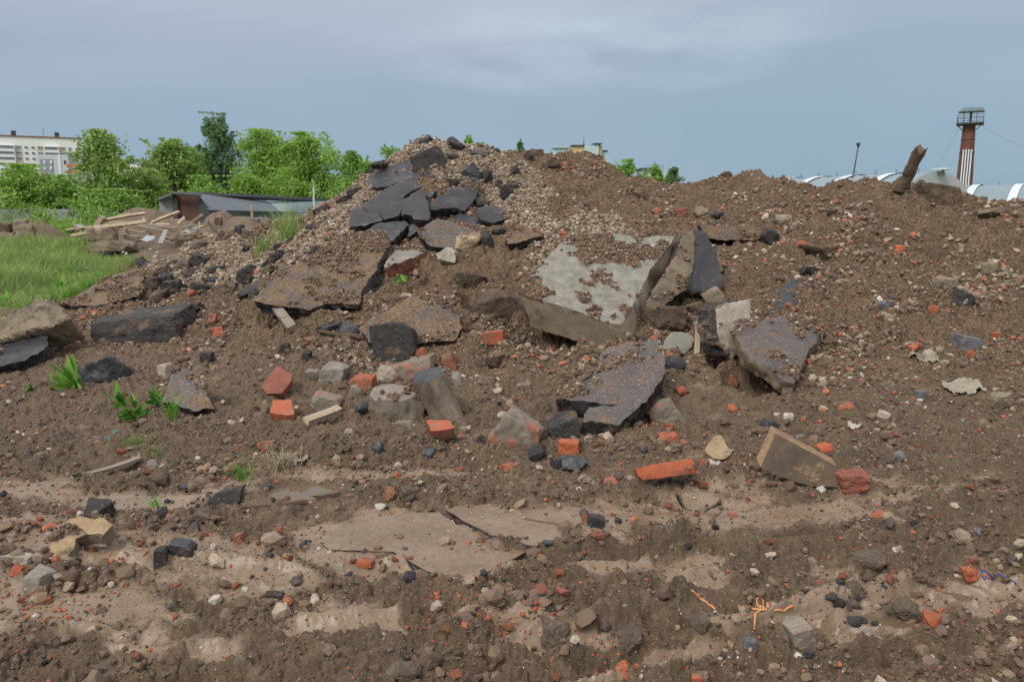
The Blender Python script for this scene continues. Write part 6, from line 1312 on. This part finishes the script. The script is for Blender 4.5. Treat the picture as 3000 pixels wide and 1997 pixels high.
# brick watch tower
TY = 95; k = TY / FPX; tw = emp('watch_tower', 'tall tapering red brick chimney tower with a railed platform and small roof', 'tower', (P(2824, 550, TY).x, TY, 0), -math.atan(1322 / 2300))
zt_ = P(2834, 366, TY).z; lean = (P(2835, 366, TY).x - P(2822, 550, TY).x)
n_ = 8; V = []; F = []
for i in range(11):
    f = i / 10; rr = (27 * (1 - f) + 17 * f) * k
    for j in range(n_): a = 2 * math.pi * (j + .5) / n_; V.append((math.cos(a) * rr + lean * .2 * f, math.sin(a) * rr, zt_ * f))
for i in range(10):
    for j in range(n_): F.append((i * n_ + j, i * n_ + (j + 1) % n_, (i + 1) * n_ + (j + 1) % n_, (i + 1) * n_ + j))
link('shaft', pymesh('shaft', [(V, F)], M_TBRICK), parent=tw)
for z in (zt_ * .72, zt_ * .85):
    f = z / zt_; rr = (27 * (1 - f) + 17 * f) * k + .04; V = [(math.cos(2 * math.pi * (j + .5) / 8) * rr + lean * .2 * f, math.sin(2 * math.pi * (j + .5) / 8) * rr, z + dz) for dz in (0, .14) for j in range(8)]
    link('iron_band', pymesh('iron_band', [(V, [(j, (j + 1) % 8, 8 + (j + 1) % 8, 8 + j) for j in range(8)])], M_DARK), parent=tw)
for i in range(4):
    xa = (-11 + i * 6.6) * k; V = []; z0, z1 = zt_ * .12, P(2830, 440, TY).z; zz = [z0, z1]
    bx('white_slat', tw, M_WHITE, (xa, xa + 3.4 * k, -26 * k, -25 * k + .02, z0, z1))
bx('platform', tw, M_DARK, (-33 * k, 35 * k, -34 * k, 34 * k, zt_, zt_ + 4.5 * k))
rl = []
for x in (-31, -16, 0, 16, 33):
    for y in (-32, 32): rl.append((x * k - .03, x * k + .03, y * k - .03, y * k + .03, zt_ + 4.5 * k, zt_ + (24 if abs(x) != 16 else 36) * k))
for z in (14, 24):
    for y in (-32, 32): rl.append((-31 * k, 33 * k, y * k - .02, y * k + .02, zt_ + z * k, zt_ + z * k + .05))
for q_ in rl: bx('railing', tw, M_DARK, q_)
bx('bell_post', tw, M_DARK, (-2 * k, 4 * k, -3 * k, 3 * k, zt_ + 4 * k, zt_ + 34 * k))
zr = zt_ + 35 * k
link('roof', pymesh('roof', [([(-30 * k, -28 * k, zr), (-30 * k, 28 * k, zr), (34 * k, -28 * k, zr), (34 * k, 28 * k, zr), (-18 * k, -28 * k, zr + 11 * k), (-18 * k, 28 * k, zr + 11 * k), (28 * k, -28 * k, zr + 9 * k), (28 * k, 28 * k, zr + 9 * k)], [(0, 4, 5, 1), (4, 6, 7, 5), (6, 2, 3, 7), (0, 2, 6, 4), (1, 5, 7, 3), (0, 1, 3, 2)])], M_STEEL), parent=tw)
for s in (-1, 1): link('brace', pymesh('brace', [tube_np([Vector((s * 17 * k, -15 * k, zt_ - 16 * k)), Vector((s * 31 * k, -28 * k, zt_))], .05, 5)], M_DARK), parent=tw)
# guy wires
for lb, a, b_ in [('thin guy wire running right from the tower top', (2868, 366, TY), (3060, 452, TY - 25)), ('thin guy wire running left down from the tower', (2812, 372, TY), (2722, 520, TY - 20))]:
    q0, q1 = P(*a), P(*b_); link('guy_wire', pymesh('guy_wire', [tube_np([Vector((0, 0, 0)), (q1 - q0) * .5 - Vector((0, 0, .25)), q1 - q0], .013, 4)], M_DARK), lb, 'wire', loc=q0)
# lamp mast
la, lb_ = P(2489, 575, 60), P(2514, 432, 60); lm = emp('lamp_mast', 'slim leaning mast with a lamp head behind the right crest', 'lamp', la)
link('mast', pymesh('mast', [tube_np([Vector((-.35, 0, -1.2)), (lb_ - la) * .5, lb_ - la], [.06, .05, .035], 6)], M_DARK), parent=lm)
hv = [Vector((math.cos(a) * r_, math.sin(a) * r_, z)) + (lb_ - la) for r_, z in ((.05, -.02), (.11, .12), (.16, .27), (.12, .33)) for a in [2 * math.pi * j / 8 for j in range(8)]]
link('lamp_head', pymesh('lamp_head', [(hv, [(i * 8 + j, i * 8 + (j + 1) % 8, (i + 1) * 8 + (j + 1) % 8, (i + 1) * 8 + j) for i in range(3) for j in range(8)] + [tuple(range(24, 32))])], M_DARK), parent=lm)

# ------------------------------------------------------------------ timber pile before the far earth mounds
YW = 27.5
planks = [((195, 675), (306, 661), 0), ((308, 645), (425, 625), 0), ((275, 666), (428, 648), 0), ((300, 683), (350, 669), 1), ((322, 650), (400, 652), 0), ((446, 652), (525, 621), 0), ((545, 661), (591, 629), 0), ((520, 656), (541, 637), 0), ((400, 655), (520, 668), 1), ((405, 662), (520, 680), 0), ((420, 668), (545, 700), 1), ((480, 700), (600, 662), 0), ((500, 705), (612, 684), 0), ((515, 712), (610, 692), 0), ((540, 712), (600, 702), 1), ((492, 700), (540, 670), 0), ((366, 668), (380, 690), 0), ((365, 695), (410, 702), 0), ((362, 688), (408, 696), 1),
          ((607, 646), (637, 684), 1), ((440, 680), (441, 704), 0), ((584, 651), (586, 684), 1), ((208, 690), (255, 681), 0), ((215, 655), (230, 676), 1), ((420, 640), (424, 660), 0), ((310, 657), (360, 664), 1), ((440, 656), (500, 658), 0), ((470, 684), (560, 690), 1), ((530, 690), (590, 676), 0), ((430, 676), (470, 668), 0), ((545, 672), (612, 655), 1), ((585, 700), (660, 690), 0), ((380, 676), (430, 683), 0), ((230, 684), (300, 676), 0)]
for i, ((x0, y0), (x1, y1), c) in enumerate(planks):
    Ya = YW + rnd.uniform(-1, .6); a = P(x0, y0, Ya); b_ = P(x1, y1, Ya + rnd.uniform(-.5, .5))
    bar('timber_plank', 'sawn plank in the jumbled timber pile before the earth mounds', 'plank', a, b_, rnd.uniform(.06, .13), rnd.uniform(.04, .08), WOODG if c else WOODL, rnd.uniform(0, 90), group='planks of the timber pile')
bar('timber_plank', 'thick brown post leaning up out of the timber pile', 'plank', P(278, 670, 27), P(302, 635, 27), .22, .16, WOODL, group='planks of the timber pile')
def sheet(name, label, cat, pl, Y, mat, th=.04, dy=0):
    q = [P(x, y, Y + dy * i) for i, (x, y) in enumerate(pl)]; O = sum(q, Vector()) / len(q); V = [v - O for v in q]; V += [v + Vector((0, th, 0)) for v in V]; n_ = len(q)
    return link(name, pymesh(name, [(V, [tuple(range(n_)), tuple(range(2 * n_ - 1, n_ - 1, -1))] + [(i, i + n_, (i + 1) % n_ + n_, (i + 1) % n_) for i in range(n_)])], mat), label, cat, loc=O)
sheet('metal_sheet', 'upright grey-white metal panel leaning in the timber pile', 'panel', [(460, 712), (480, 672), (492, 674), (478, 712)], 26.5, M_LGREY, .05)
sheet('metal_sheet', 'pale tin box panel at the left of the timber pile', 'panel', [(216, 657), (243, 658), (237, 677), (219, 676)], 27.6, M_LGREY, .05)
sheet('window_frame', 'dark-rimmed glass pane lying on the timber pile', 'window', [(535, 671), (575, 670), (578, 675), (566, 684), (540, 680)], 26.8, M_LGREY, .05)
sheet('metal_sheet', 'crumpled white sheet low in the timber pile', 'panel', [(415, 702), (428, 690), (455, 692), (450, 700), (430, 708)], 26.4, M_WHITE, .05)
for lb, x, y, w, h, mt in [('squared pale stone block at the left of the timber pile', 267, 684, 30, 44, TANR), ('tan boulder inside the timber pile', 310, 685, 56, 34, TANR), ('brown boulder at the back of the meadow, larger one', 78, 678, 48, 44, TANR), ('tan angular rock on the meadow mound', 62, 658, 40, 30, TANR), ('brown boulder at the back left of the meadow', 15, 668, 44, 26, MUDR),
                           ('dark slab on the right earth mound', 745, 652, 30, 24, SLATE), ('long pale slab under the timber pile with a dark gap below', 340, 722, 110, 26, TANR), ('light stone at the back left of the meadow', 50, 690, 18, 24, LIME), ('dark wedge on the middle earth mound', 640, 648, 20, 22, MUDR)]:
    cnt[0] += 1; Y = 27 if 'timber' in lb else (44 if 'meadow' in lb else 29.5); k = Y / FPX
    o = link('boulder', chunk_me('boulder', (w * k, w * k * .6, h * k), cnt[0], mt, 4, 5, True, .06), lb, 'boulder', loc=P(x, y, Y - w * k * .3))
